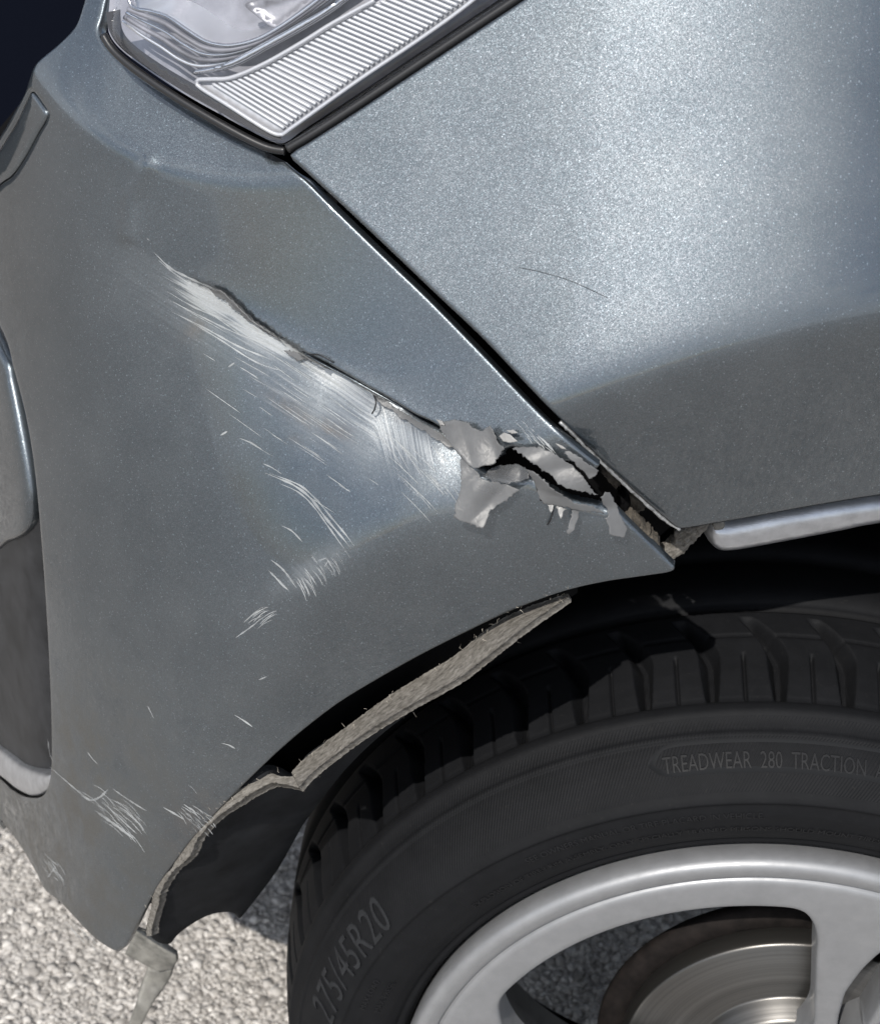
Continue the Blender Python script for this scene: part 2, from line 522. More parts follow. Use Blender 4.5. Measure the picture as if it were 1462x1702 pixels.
# crease of the wheel-arch flare, traced where the paint turns from light to dark
def fit_crease(pts, S0, lo, hi):
    p = np.array(pts, float); X = on_surf(p[:, 0], p[:, 1], S0); r, t = polar(X[:, 0], X[:, 2])
    c = np.polyfit(t-110, r, 2)
    return lambda th: np.polyval(c, np.clip(th, lo, hi)-110)


RC_B = fit_crease([(880, 740), (780, 803), (690, 855), (590, 912), (500, 965), (430, 1030), (370, 1110), (310, 1220)], lambda x, z: plan(x)-.035, 104, 150)


_c = np.array([(1800, 565), (1600, 556), (1462, 560), (1300, 573), (1200, 590), (1080, 622), (1000, 652), (935, 695)], float)
_cx = on_surf(_c[:, 0], _c[:, 1], lambda x, z: 0*x-.03)
ZF = np.polyfit(_cx[:, 0], _cx[:, 2], 2)


def S_fender(x, z):
    xx = -.26+softplus(x+.26, .05); xx = .15-softplus(.15-xx, .03)
    rho = (z-np.polyval(ZF, xx)-.35*(np.minimum(x, 0)-np.minimum(xx, 0)))*.95
    y = -.032-.04*np.minimum(x+.2, 0)+.555*softplus(rho, .006)-.10*softplus(rho-.10, .03)+.52*np.clip(x+.24, 0, .24)**2+.25*np.maximum(x, 0)
    return y+.10*softplus(-rho, .012)


def S_bump0(x, z):
    r, t = polar(x, z); rho = r-RC_B(t)
    k = np.clip((t-105)/40, 0, 1)
    A = .036+.040*k; L = .06+.04*k; w = .004+.012*k
    sp = softplus(rho, w)
    y = plan(x)-A*np.exp(-sp/L)+.13*softplus(-rho, .012)
    return y+.20*softplus(z-.86-.25*(x+.3), .03)+.10*softplus(.46-z, .03)+.06*softplus(.60-z, .04)


_e = np.array([(60, 130), (120, 185), (190, 232), (260, 272), (330, 297), (400, 304), (455, 285)], float)
_X = on_surf(_e[:, 0], _e[:, 1], S_bump0)
ZS = np.polyfit(_X[:, 0], _X[:, 2], 2)


def S_bump(x, z):
    zs = np.polyval(ZS, np.clip(x, -.62, -.33))
    dent = .010*np.exp(-(((x+.30)/.10)**2+((z-.93)/.05)**2))
    return S_bump0(x, z)+.62*softplus(z-zs, .002)*np.clip((-.33-x)/.03, 0, 1)


def S_lens(x, z):
    return S_fender(x, z)+.25*softplus(-.42-x, .02)-.002


def off(S, d): return lambda x, z: S(x, z)+d


# ------------------------------------------------------------------ ground and background
def add_ground():
    M = Mat('chip_seal_asphalt', Roughness=.9)
    c = M.voro(130); sep = M.node('ShaderNodeSeparateColor'); M.l.new(c, sep.inputs[0])
    col = M.ramp(sep.outputs[0], (0., (.27, .255, .24)), (.6, (.40, .38, .358)), (1., (.50, .475, .445)))
    col = M.mix(M.ramp(M.noise(30, 5), (.4, 0.), (.75, .3)), col, (.12, .112, .105))
    M.link(col, 'Base Color')
    M.bump(M.ramp(M.voro(130, 'Distance'), (0., 1.), (.7, 0.)), .9, .004)
    o = mesh_obj('ground', [(-60, -60, 0), (60, -60, 0), (60, 60, 0), (-60, 60, 0)], [(0, 1, 2, 3)], M.m, None, False)
    o['kind'] = 'structure'
    # stone chips bedded in the surface
    t = (1+5**.5)/2
    ico = np.array([(-1, t, 0), (1, t, 0), (-1, -t, 0), (1, -t, 0), (0, -1, t), (0, 1, t), (0, -1, -t), (0, 1, -t), (t, 0, -1), (t, 0, 1), (-t, 0, -1), (-t, 0, 1)])
    ico /= np.linalg.norm(ico[0])
    fi = np.array([(0, 11, 5), (0, 5, 1), (0, 1, 7), (0, 7, 10), (0, 10, 11), (1, 5, 9), (5, 11, 4), (11, 10, 2), (10, 7, 6), (7, 1, 8),
                   (3, 9, 4), (3, 4, 2), (3, 2, 6), (3, 6, 8), (3, 8, 9), (4, 9, 5), (2, 4, 11), (6, 2, 10), (8, 6, 7), (9, 8, 1)])
    n = 80000
    px = RNG.uniform(-1.05, .35, n); py = RNG.uniform(.0, .95, n)
    r = RNG.gamma(4, .0021/4, n)+.0009
    V = np.repeat(ico[None], n, 0)*(1+RNG.uniform(-.42, .42, (n, 12, 1)))
    sc = np.stack([r*RNG.uniform(.7, 1.35, n), r*RNG.uniform(.7, 1.35, n), r*RNG.uniform(.3, .65, n)], 1)
    V = V*sc[:, None, :]
    a = RNG.uniform(0, 6.283, n); b = RNG.normal(0, .35, n)
    y2 = V[..., 1]*np.cos(b)[:, None]-V[..., 2]*np.sin(b)[:, None]; z2 = V[..., 1]*np.sin(b)[:, None]+V[..., 2]*np.cos(b)[:, None]
    x3 = V[..., 0]*np.cos(a)[:, None]-y2*np.sin(a)[:, None]; y3 = V[..., 0]*np.sin(a)[:, None]+y2*np.cos(a)[:, None]
    V = np.stack([x3+px[:, None], y3+py[:, None], z2+(r*.05)[:, None]], 2).reshape(-1, 3)
    F = (fi[None]+(np.arange(n)*12)[:, None, None]).reshape(-1, 3)
    M = Mat('stone_chips', Roughness=.85)
    rn = M.node('ShaderNodeNewGeometry').outputs['Random Per Island']
    col = M.ramp(rn, (0., (.17, .158, .145)), (.2, (.32, .30, .278)), (.6, (.42, .398, .372)), (.85, (.50, .475, .445)), (1., (.64, .61, .57)))
    M.link(M.mix(M.math('MULTIPLY', M.noise(500, 3), .3), col, (.14, .13, .12)), 'Base Color')
    g = mesh_obj('gravel', V, F, M.m, None, False)
    g['kind'] = 'stuff'; g['label'] = 'coarse tan and grey stone chips of the asphalt surface'; g['category'] = 'gravel'
    w = bpy.data.meshes.new('dark_backdrop'); bm = bmesh.new()
    bmesh.ops.create_cube(bm, size=1, matrix=Matrix.Translation((-2.6, 1.75, .9)) @ Matrix.Diagonal((4.6, .25, 1.8, 1)))  # near-black stand-in slab for an unidentified dark background
    bmesh.ops.bevel(bm, geom=bm.edges[:], offset=.02, segments=2, affect='EDGES'); bm.to_mesh(w); bm.free()
    w.materials.append(m_backdrop); wo = bpy.data.objects.new('dark_backdrop', w); C.objects.link(wo)
    wo['label'] = 'unidentified near-black stand-in wall behind the car in the top left corner'; wo['category'] = 'backdrop'


add_ground()

# ------------------------------------------------------------------ the car
car = empty('damaged_car')
car['label'] = 'grey metallic car with cracked, scraped front bumper, headlight and alloy wheel'
car['category'] = 'car'

# ---- outlines traced on the panels (photograph pixels, carried onto the body surfaces)
GAP_B = [(471, 266), (511, 302), (554, 345), (644, 432), (713, 498), (796, 582), (866, 655), (929, 718), (964, 749), (996, 774)]
TEAR_TOP = [(990, 783), (982, 788), (973, 790), (962, 778), (950, 768), (935, 770), (918, 766), (903, 758), (888, 752), (868, 747), (848, 743), (838, 745), (832, 756), (806, 771), (792, 773),
            (782, 764), (771, 748), (757, 733), (742, 716), (716, 700), (690, 688), (664, 672), (640, 658), (618, 646), (590, 630), (560, 613), (530, 597), (505, 586)]
TEAR_BOT = [(504, 588), (530, 600), (560, 617), (590, 634), (616, 651), (638, 665), (662, 680), (688, 696), (714, 709), (738, 723), (755, 742),
            (770, 758), (780, 770), (790, 780), (806, 790), (822, 795), (850, 801), (880, 798), (893, 804), (915, 818), (936, 830), (957, 838), (983, 843), (1006, 850)]
TIP = [(1016, 853), (1027, 853), (1060, 885), (1090, 914), (1112, 936), (1121, 946)]
ARCH = [(1119, 950), (1108, 954), (1067, 960), (1000, 970), (930, 987), (850, 1017), (780, 1050), (700, 1090), (620, 1135), (560, 1172), (500, 1218), (450, 1262),
        (400, 1310), (360, 1352), (318, 1398), (290, 1435), (262, 1475), (240, 1515), (222, 1550), (208, 1576)]
BOT = [(196, 1584), (182, 1579), (150, 1556), (100, 1503), (72, 1480), (58, 1452), (28, 1402), (0, 1366), (-40, 1318), (-95, 1265), (-150, 1230)]
LEFT = [(-170, 1100), (-175, 800), (-160, 560), (-120, 420)]
TOPL = [(-60, 312), (0, 222), (20, 188), (38, 156), (48, 126), (60, 102), (95, 72), (122, 44), (134, 14), (146, -30), (160, -90)]
LAMPB = [(205, -95), (186, -40), (170, 25), (164, 48), (172, 70), (190, 92), (222, 120), (300, 172), (380, 220), (440, 250)]


def poly(*parts, step=4.):
    return np.concatenate([p if isinstance(p, np.ndarray) else dense(p, False, step) for p in parts])


def jag(pts, amp, step=3.):
    p = dense(pts, False, step); q = p.copy()
    q[1:-1] += RNG.normal(0, amp, q[1:-1].shape); return q


bumper_outline = poly(smooth(GAP_B), jag(TEAR_TOP[:19], 1.0), smooth(TEAR_TOP[18:]), smooth(TEAR_BOT[:10]), jag(TEAR_BOT[9:], .8), TIP,
                      smooth(ARCH), smooth(BOT), smooth(LEFT), smooth(TOPL), smooth(LAMPB))
_, _i = np.unique(np.round(bumper_outline, 2), axis=0, return_index=True); bumper_outline = bumper_outline[np.sort(_i)]

# air-intake blade at the front corner and the small cover above it
INTAKE = smooth([(-60, 470), (0, 548), (22, 620), (42, 700), (56, 790), (66, 900), (74, 1010), (80, 1120), (83, 1210), (82, 1285), (70, 1322), (45, 1327), (20, 1316), (0, 1298), (-60, 1240), (-110, 900)], True, 4)
COVER = smooth([(-60, 338), (-30, 294), (0, 243), (24, 204), (41, 168), (52, 152), (70, 174), (77, 186), (75, 200), (62, 222), (38, 265), (18, 293), (0, 306), (-30, 335)], True, 4)


def line_mask(P, pts, w0, w1=None):
    """1 on a polyline, fading to 0 at w."""
    q = np.array(pts, float); d = dist_to(P, q, False); return np.clip(1-d/w0, 0, 1)


def blob(P, cu, cv, a, b, ang):
    c, s = math.cos(math.radians(ang)), math.sin(math.radians(ang)); x, y = P[:, 0]-cu, P[:, 1]-cv
    return np.exp(-(((c*x+s*y)/a)**2+((-s*x+c*y)/b)**2))


def below_tear(P):
    t = np.array([(200, 395), (260, 425), (330, 468), (370, 482), (420, 530), (505, 588), (618, 650), (740, 718), (800, 780)], float)
    return np.clip((P[:, 1]-np.interp(P[:, 0], t[:, 0], t[:, 1]))/6., 0, 1)


def scuff_attr(P):
    R = np.maximum.reduce([
        .95*blob(P, 345, 500, 90, 34, 33), .95*blob(P, 430, 560, 110, 32, 31), .8*blob(P, 560, 640, 140, 38, 33),
        .72*blob(P, 640, 720, 120, 60, 40), .6*blob(P, 470, 660, 120, 60, 35), .72*blob(P, 700, 745, 75, 32, 48)])*below_tear(P)
    R = np.maximum.reduce([R, .45*blob(P, 185, 1345, 52, 26, 32), .3*blob(P, 520, 945, 62, 18, -32), .5*blob(P, 890, 730, 50, 14, 40), .35*blob(P, 150, 1560, 60, 14, 40)])
    G = np.maximum.reduce([.95*blob(P, 490, 685, 70, 13, 34), 1.*blob(P, 545, 712, 38, 15, 25), .6*blob(P, 325, 545, 30, 14, -40), .7*blob(P, 360, 505, 34, 20, 33), .5*blob(P, 600, 660, 150, 10, 31),
                           .6*blob(P, 488, 730, 12, 8, 0), .5*blob(P, 330, 1370, 46, 60, 45)])
    B = np.clip((P[:, 1]-960)/270, 0, 1)*np.clip(1.3-P[:, 0]/420, 0, 1)  # grime towards the lower front, strengthened to paint in a darker reflection
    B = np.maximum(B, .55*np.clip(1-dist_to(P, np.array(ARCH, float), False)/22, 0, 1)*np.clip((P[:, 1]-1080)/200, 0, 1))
    Hz = np.maximum.reduce([.75*blob(P, 390, 540, 150, 60, 33), .75*blob(P, 560, 670, 190, 75, 36), .65*blob(P, 680, 745, 110, 55, 42), .5*blob(P, 520, 945, 70, 20, -30), .5*blob(P, 195, 1350, 50, 24, 33)])
    Hz *= np.where(P[:, 1] < 800, below_tear(P), 1)
    return np.stack([R, G, B, Hz], 1)


def grain_uv(P):
    """UV that runs along the scratches: straight at first, bending down where they end."""
    a = np.radians(32+18*np.clip((P[:, 0]-620)/130, 0, 1)*np.clip((P[:, 1]-600)/100, 0, 1))
    a = np.where(P[:, 1] > 860, np.radians(48), a)
    return np.stack([(np.cos(a)*P[:, 0]+np.sin(a)*P[:, 1])/2800, (-np.sin(a)*P[:, 0]+np.cos(a)*P[:, 1])/2800], 1)


def tear_lift(P):
    """The paint is pushed in below the crack and curls out along its upper lip."""
    crack = np.array([(330, 468), (420, 530), (505, 587), (618, 648), (740, 716), (790, 768)], float)
    d = dist_to(P, crack, False); bel = below_tear(P)
    t = np.clip((P[:, 0]-300)/230, 0, 1)*np.clip((900-P[:, 0])/140, 0, 1)
    rip = 1+.16*np.sin(P[:, 0]*.05+P[:, 1]*.018)
    out = -.0072*t*bel*np.exp(-(d/95)**1.2)*rip+.0016*t*(1-bel)*np.exp(-d/14)
    tip = np.array([(806, 790), (880, 790), (957, 832), (1004, 846)], float)
    out += -.004*np.exp(-dist_to(P, tip, False)/22)
    ln = np.array([(245, 272), (218, 330), (212, 390)], float)
    return out+.0016*np.exp(-(dist_to(P, ln, False)/13)**2)


bumper = sheet('bumper', bumper_outline, surf_mapper(S_bump), m_bump, car, holes=[INTAKE, COVER], step=7., rings=(1.6, 3.6, 6.5, 10.), rnd=.0016, rpx=6., skirt=.006,
               attr_fn=scuff_attr, uv_fn=grain_uv, lift=tear_lift)
bumper['label'] = 'scraped grey front bumper torn open beside the wheel arch'

# washer cover
def shrink(poly_, d):
    t = np.roll(poly_, -1, 0)-np.roll(poly_, 1, 0); t /= np.linalg.norm(t, axis=1)[:, None]; n = np.stack([-t[:, 1], t[:, 0]], 1)
    q = poly_+n*d
    return q if inside(q, poly_).mean() > .5 else poly_-n*d


sheet('washer_cover', shrink(COVER, 1.7), surf_mapper(S_bump), m_paint, bumper, step=7, rnd=.0015, rpx=5, skirt=.008)

# intake blade: set back, with a dark inner face and a bright strip along its foot
intake = sheet('air_intake_trim', shrink(INTAKE, 1.0), surf_mapper(off(S_bump, .012)), m_glossdark, bumper, step=8, rnd=.010, rpx=34, skirt=.02)
blade = smooth([(-60, 520), (0, 590), (14, 640), (30, 720), (42, 790), (46, 840), (40, 880), (10, 900), (-60, 905)], True, 4)
sheet('sky_sheen_panel', blade, surf_mapper(off(S_bump, .004)), m_paint, intake.parent, step=8, rnd=.004, rpx=10, skirt=.006)  # lighter panel stands in for sky reflected in the upper surround
foot = smooth([(-60, 1215), (0, 1253), (30, 1275), (68, 1288), (79, 1290), (78, 1308), (66, 1322), (45, 1326), (20, 1314), (0, 1298), (-60, 1250)], True, 4)
sheet('bright_strip', foot, surf_mapper(off(S_bump, -.001)), m_trim, bumper, step=6, rnd=.006, rpx=16, skirt=.008)

# ---- fender
FGAP = [(1124, 879), (1108, 866), (1060, 824), (1000, 768), (935, 704), (870, 636), (800, 562), (720, 486), (650, 419), (560, 334), (500, 279), (484, 264), (480, 256)]
FTOP = [(490, 248), (520, 230), (600, 178), (700, 111), (800, 44), (866, 0), (960, -65), (1100, -165), (1300, -300)]
FRIGHT = [(1700, -330), (2050, -250), (2150, 200), (2120, 780)]
FLIP = [(2050, 800), (1800, 797), (1600, 810), (1462, 826), (1350, 844), (1250, 862), (1185, 873), (1145, 880), (1132, 881)]
fender_outline = poly(smooth(FGAP), smooth(FTOP), dense(FRIGHT, False, 8), smooth(FLIP))
fender = sheet('fender', fender_outline, surf_mapper(S_fender), m_paint, car, step=9., rings=(1.6, 3.6, 6.5, 10.), rnd=.0022, rpx=7., skirt=.012)
fender['label'] = 'undamaged grey metallic front fender above the wheel'

_p = smooth([(930, 701), (935, 705), (1000, 769), (1060, 825), (1108, 867), (1130, 880)], False, 5.)
_p = _p+RNG.normal(0, .5, _p.shape); _X = on_surf(_p[:, 0], _p[:, 1], off(S_fender, .0025))
tube('bare_fender_edge', _X, .0009+.0005*RNG.random(len(_X)), simple('bare_metal_edge', (.34, .345, .35), .5, .5, var=(300, .3, 1.3)), fender, 6)

# ---- black backing sheet standing in for the shade behind the gaps
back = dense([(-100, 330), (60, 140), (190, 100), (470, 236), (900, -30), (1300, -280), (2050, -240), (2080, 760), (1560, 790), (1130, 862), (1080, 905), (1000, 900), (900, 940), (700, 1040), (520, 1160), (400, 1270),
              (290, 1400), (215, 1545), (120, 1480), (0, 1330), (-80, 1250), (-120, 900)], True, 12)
sheet('gap_shade_sheet', back, surf_mapper(lambda x, z: np.maximum(S_bump0(x, z), S_fender(x, z))+.075), m_black, car, step=22, rings=())

# ---- rubber seal between lamp and fender and under the lamp
for pts, w, d in (([(478, 247), (520, 222), (600, 170), (700, 103), (800, 36), (866, -8), (960, -73)], 7.5, .004),
                  ([(474, 250), (440, 243), (380, 213), (300, 166), (230, 119), (190, 85), (172, 58)], 6.5, .006)):
    p = smooth(pts, False, 6); X = on_surf(p[:, 0], p[:, 1], off(S_lens, d+.004))
    tube('lamp_seal', X, w/2500., m_rubber_seal, fender if d < .005 else bumper, 8)

# ------------------------------------------------------------------ headlight
lamp = empty('headlight', (0, 0, 0), car); lamp['label'] = 'clear headlight with ribbed side strip'
LENS = poly(smooth([(178, 30), (180, 55), (197, 80), (232, 108), (300, 154), (380, 199), (440, 231), (464, 239), (478, 236), (490, 228)]),
            smooth([(496, 223), (600, 154), (700, 87), (800, 20), (850, -14), (950, -82), (1060, -160)]),
            smooth([(1000, -230), (700, -270), (400, -270), (250, -240), (205, -140), (185, -40)], False, 8))
sheet('lens', LENS, surf_mapper(off(S_lens, .0)), m_glass, lamp, step=12, rings=(2, 5, 9), rnd=.006, rpx=12, skirt=.006)
lens_back = shrink(LENS, 1.5)
sheet('lamp_housing', lens_back, surf_mapper(off(S_lens, .055)), m_house, lamp, step=14, rings=())
# dark foot of the housing along the lower edge
ft = poly(smooth([(176, 20), (182, 52), (200, 78), (236, 106), (304, 151), (384, 196), (444, 227), (470, 232)]), smooth([(462, 222), (430, 206), (380, 176), (338, 148), (310, 132), (270, 108), (225, 76), (204, 50), (200, 15)]))
sheet('housing_foot', ft, surf_mapper(off(S_lens, .018)), m_housed, lamp, step=8, rings=(2,))
# main reflector bowl
bowl = smooth([(221, 12), (250, 18), (278, 27), (312, 50), (344, 69), (381, 75), (423, 66), (460, 47), (500, 20), (540, -12), (600, -70), (560, -190), (350, -220), (235, -150), (214, -50)], True, 5)
bc = bowl.mean(0)
sheet('reflector', bowl, surf_mapper(off(S_lens, .026)), m_satin, lamp, step=9, rings=(2, 5), rnd=.004, rpx=6,
      lift=lambda P: -.05*np.clip(dist_to(P, bowl)/90, 0, 1)**.7)
inner = smooth([(405, 5), (440, -5), (520, -30), (600, -60), (520, 0), (470, 38), (452, 45), (420, 22)], True, 5)
sheet('reflector_step', inner, surf_mapper(off(S_lens, .03)), m_house, lamp, step=8, rings=(2,), rnd=.002, rpx=4, lift=lambda P: -.004*np.clip(dist_to(P, inner)/10, 0, 1))


def arc(pts, r, d, mat, name):
    p = smooth(pts, False, 5); X = on_surf(p[:, 0], p[:, 1], off(S_lens, d)); tube(name, X, r, mat, lamp, 8)


arc([(212, -40), (218, 8), (250, 18), (278, 27), (312, 50), (344, 69), (381, 75), (423, 66), (460, 47), (500, 20), (545, -15), (640, -95)], .0012, .018, m_chrome, 'bezel_ring')
for k, (q, mt) in enumerate(((.18, m_house), (.36, m_chrome), (.55, m_house), (.75, m_satin))):
    A = np.array([(216, 8), (250, 18), (278, 27), (312, 50), (344, 69), (381, 75), (423, 66), (460, 47), (500, 20), (545, -15), (640, -95)], float)
    B_ = np.array([(200, 44), (226, 68), (264, 94), (292, 113), (318, 121), (345, 118), (388, 107), (440, 80), (500, 46), (566, 4), (660, -66)], float)
    arc(A*(1-q)+B_*q, .0011 if k % 2 else .0016, .020+.003*k, mt, 'bezel_step')
# broad bright band along the outer bezel
bo = poly(smooth([(318, 123), (345, 120), (388, 110), (440, 83), (500, 50), (566, 8), (680, -75)]), smooth([(668, -84), (556, 0), (492, 38), (432, 71), (382, 98), (344, 110), (320, 114)]))
sheet('bezel_band', bo, surf_mapper(off(S_lens, .014)), m_chrome, lamp, step=5, rings=(2,), rnd=.003, rpx=5, lift=lambda P: .0015*np.clip(dist_to(P, bo)/5, 0, 1))
# side strip with its frame and ribs
strip = poly(smooth([(330, 134), (386, 130), (440, 108), (500, 74), (553, 41), (622, 3), (720, -62), (800, -120)], False, 5), dense([(900, -110), (850, -60), (773, 6), (698, 60), (594, 130), (486, 208)], False, 5),
             smooth([(480, 214), (470, 220), (455, 219), (420, 200), (380, 174), (336, 146)], False, 5))
sheet('side_strip', strip, surf_mapper(off(S_lens, .020)), m_ribbed_back, lamp, step=9, rings=(2,), rnd=.002, rpx=4)
arc([(622, 0), (553, 38), (500, 71), (440, 105), (386, 128), (352, 131), (330, 132), (326, 136), (334, 146), (380, 175), (420, 201), (452, 220), (468, 223), (482, 214), (594, 134), (698, 64), (773, 10), (850, -54)], .0013, .016, m_rib, 'strip_frame')
LB = dense([(352, 139), (400, 128), (442, 111), (502, 77), (555, 44), (624, 6), (720, -58), (790, -108)], False, 1.)
RB = np.array([(372, 165), (420, 196), (455, 214), (470, 214), (484, 206), (594, 127), (698, 57), (773, 3), (850, -60), (905, -105)], float)
cum = np.concatenate([[0], np.cumsum(np.hypot(*np.diff(LB, axis=0).T))])
for s in np.arange(2, cum[-1]-4, 10.4):
    a = np.array([np.interp(s, cum, LB[:, 0]), np.interp(s, cum, LB[:, 1])])
    w_ = min(1., s/170.); dirv = np.array([.85, .53])*(1-w_)+np.array([.92, .39])*w_; dirv /= np.linalg.norm(dirv)
    # walk along the rib until it meets the right-hand edge of the strip
    t = np.arange(4, 190, 1.); q = a+t[:, None]*dirv; k = inside(q, strip) & (dist_to(q, strip) > 5)
    bad = np.where(~k[6:])[0]; n = (bad[0]+6) if len(bad) else len(t)
    if n < 8: continue
    q = np.vstack([a, q[:n:6], q[n-1]])
    X = on_surf(q[:, 0], q[:, 1], off(S_lens, .0185)); tube('lamp_rib', X, .00115, m_rib, lamp, 6)

# ------------------------------------------------------------------ wheel
wheel = empty('wheel', (0, 0, .378), car); wheel['label'] = 'silver alloy wheel with black tyre'


def lathe(name, prof, mat, th0=0., th1=2*math.pi, n=360, parent=None, fn=None, closed=True, ths=None):
    """prof: list of (r, y); axis along y through the wheel centre."""
    p = np.array(prof, float); m = len(p)
    th = np.linspace(th0, th1, n, endpoint=not closed)
    if ths is not None: th = np.asarray(ths); n = len(th)
    r = np.repeat(p[None, :, 0], n, 0); y = np.repeat(p[None, :, 1], n, 0); T = np.repeat(th[:, None], m, 1)
    if fn: r, y = fn(T, r, y)
    V = np.stack([r*np.cos(T), y, r*np.sin(T)], 2).reshape(-1, 3)
    F = []
    for i in range(n if closed else n-1):
        j = (i+1) % n
        a = np.arange(m-1)
        F.append(np.stack([i*m+a, j*m+a, j*m+a+1, i*m+a+1], 1))
    return mesh_obj(name, V, np.concatenate(F), mat, parent)


def tyre_mat():
    M = Mat('tyre_rubber', Roughness=.72, Specular_IOR_Level=.16)
    n = M.noise(45, 6, .65); n2 = M.noise(300, 4, .6)
    col = M.ramp(n, (.3, (.0034, .0037, .0045)), (.75, (.0062, .0065, .0076)))
    M.link(M.mix(M.ramp(n2, (.62, 0.), (.8, .25)), col, (.035, .033, .031)), 'Base Color')
    # fine moulded radial serration plus a trace of grain
    tc = M.obj(); sep = M.node('ShaderNodeSeparateXYZ'); M.l.new(tc, sep.inputs[0])
    an = M.math('ARCTAN2', sep.outputs[2], sep.outputs[0])
    rad = M.math('SQRT', M.math('ADD', M.math('POWER', sep.outputs[0], 2.), M.math('POWER', sep.outputs[2], 2.)))
    sw = M.math('SINE', M.math('ADD', M.math('MULTIPLY', an, 900.), M.math('MULTIPLY', rad, 2200.)))
    win = M.math('MULTIPLY', M.math('GREATER_THAN', rad, .3225), M.math('LESS_THAN', rad, .3535))
    hgt = M.math('ADD', M.math('MULTIPLY', M.math('MULTIPLY', sw, win), .35), M.math('MULTIPLY', n2, .5))
    M.bump(hgt, .45, .0006)
    return M.m


m_tyre = tyre_mat()
SIDE = [(.2615, .022), (.266, .010), (.2695, .004), (.273, .0025), (.2745, .0035), (.278, .0), (.285, -.0045), (.295, -.008), (.305, -.0092), (.3145, -.0082), (.3155, -.0095), (.318, -.0085), (.325, -.0035), (.332, .003),
        (.338, .0105), (.343, .018), (.3455, .0225), (.3465, .0225), (.3478, .0245), (.3482, .0275), (.3505, .0315), (.3530, .0345), (.3545, .0355), (.3562, .038), (.3568, .0415), (.3568, .0445), (.3560, .047)]
SH = [(.3577, .050), (.3606, .060), (.3634, .072), (.3658, .085), (.3680, .098), (.3698, .112), (.3708, .124), (.3711, .128), (.3675, .1288), (.3640, .130), (.3640, .140), (.3675, .1412), (.3718, .142), (.3731, .16), (.3738, .185), (.3726, .187), (.3655, .188), (.3655, .198), (.3730, .199), (.373, .22), (.370, .25), (.362, .28), (.345, .30), (.31, .305), (.27, .29)]


def fine(prof, step):
    p = np.array(prof); out = []
    for a, b in zip(p[:-1], p[1:]):
        k = max(1, int(math.ceil(np.linalg.norm(b-a)/step))); out += [a+(b-a)*i/k for i in range(k)]
    return np.array(out+[p[-1]])


NG = 50
PROF = np.concatenate([fine(SIDE, .0022), fine(SH[:8], .0016), np.array(SH[8:])])
TH_G0 = math.radians(95.4)


def tread(T, r, y):
    pitch = 2*math.pi/NG
    s = np.clip((y-.048)/(.128-.048), 0, 1); on = (y > .0478) & (y < .1285) & (r > .355)
    bend = np.radians(4.0)*np.clip((s-.45)/.55, 0, 1)**1.6           # grooves sweep forward towards the crown
    ph = (T-TH_G0-bend+pitch/2) % pitch-pitch/2
    wide = .0044*(.75+.5*np.sin(np.pi*np.clip(s, 0, 1)))/.36
    g = np.clip(1.35-np.abs(ph)/wide*1.0, 0, 1)*np.clip((.93-s)/.06, 0, 1)
    ph2 = (T-TH_G0+pitch) % pitch-pitch/2
    g2 = np.clip(1.6-np.abs(ph2)/(.0010/.36), 0, 1)*np.clip((.5-s)/.04, 0, 1)
    depth = .0130*np.clip(g, 0, 1)+.0042*g2*(g <= 0)
    depth = depth*np.clip((y-.0478)/.002, 0, 1)
    line = .0015*np.exp(-((y-.104)/.0011)**2)
    return r-np.where(on, depth+line, 0), y


lathe('tyre', PROF, m_tyre, parent=wheel, fn=tread, ths=np.radians(np.concatenate([np.linspace(62, 205, 1150), np.linspace(205.6, 421.4, 300)])))


def side_y(r):
    p = np.array(SIDE); o = np.argsort(p[:, 0]); return np.interp(r, p[o, 0], p[o, 1])


def letter(text, r0, th0, size, mat, raise_=.0007, name='sidewall_lettering', spacing=1.0):
    cu = bpy.data.curves.new('txt', 'FONT'); cu.body = text; cu.size = size; cu.extrude = .0002; cu.space_character = spacing
    cu.resolution_u = 3
    to = bpy.data.objects.new('txt', cu); C.objects.link(to); bpy.context.view_layer.update()
    me = bpy.data.meshes.new_from_object(to.evaluated_get(bpy.context.evaluated_depsgraph_get()))
    bpy.data.objects.remove(to); bpy.data.curves.remove(cu)
    bm = bmesh.new(); bm.from_mesh(me); bmesh.ops.triangulate(bm, faces=bm.faces[:])
    for _ in range(4):
        le = [e for e in bm.edges if e.calc_length() > size*.16]
        if not le: break
        bmesh.ops.subdivide_edges(bm, edges=le, cuts=1); bmesh.ops.triangulate(bm, faces=[f for f in bm.faces if len(f.verts) > 3])
    bm.to_mesh(me); bm.free()
    co = np.zeros(len(me.vertices)*3); me.vertices.foreach_get('co', co); co = co.reshape(-1, 3)
    th = math.radians(th0)-co[:, 0]/r0; r = r0+co[:, 1]-size*.35
    y = side_y(r)-raise_*np.where(co[:, 2] > 0, 1., -.6)
    me.vertices.foreach_set('co', np.stack([r*np.cos(th), y, r*np.sin(th)], 1).ravel()); me.update()
    me.materials.clear(); me.materials.append(mat)
    o = bpy.data.objects.new(name, me); C.objects.link(o); o.parent = wheel
    return o


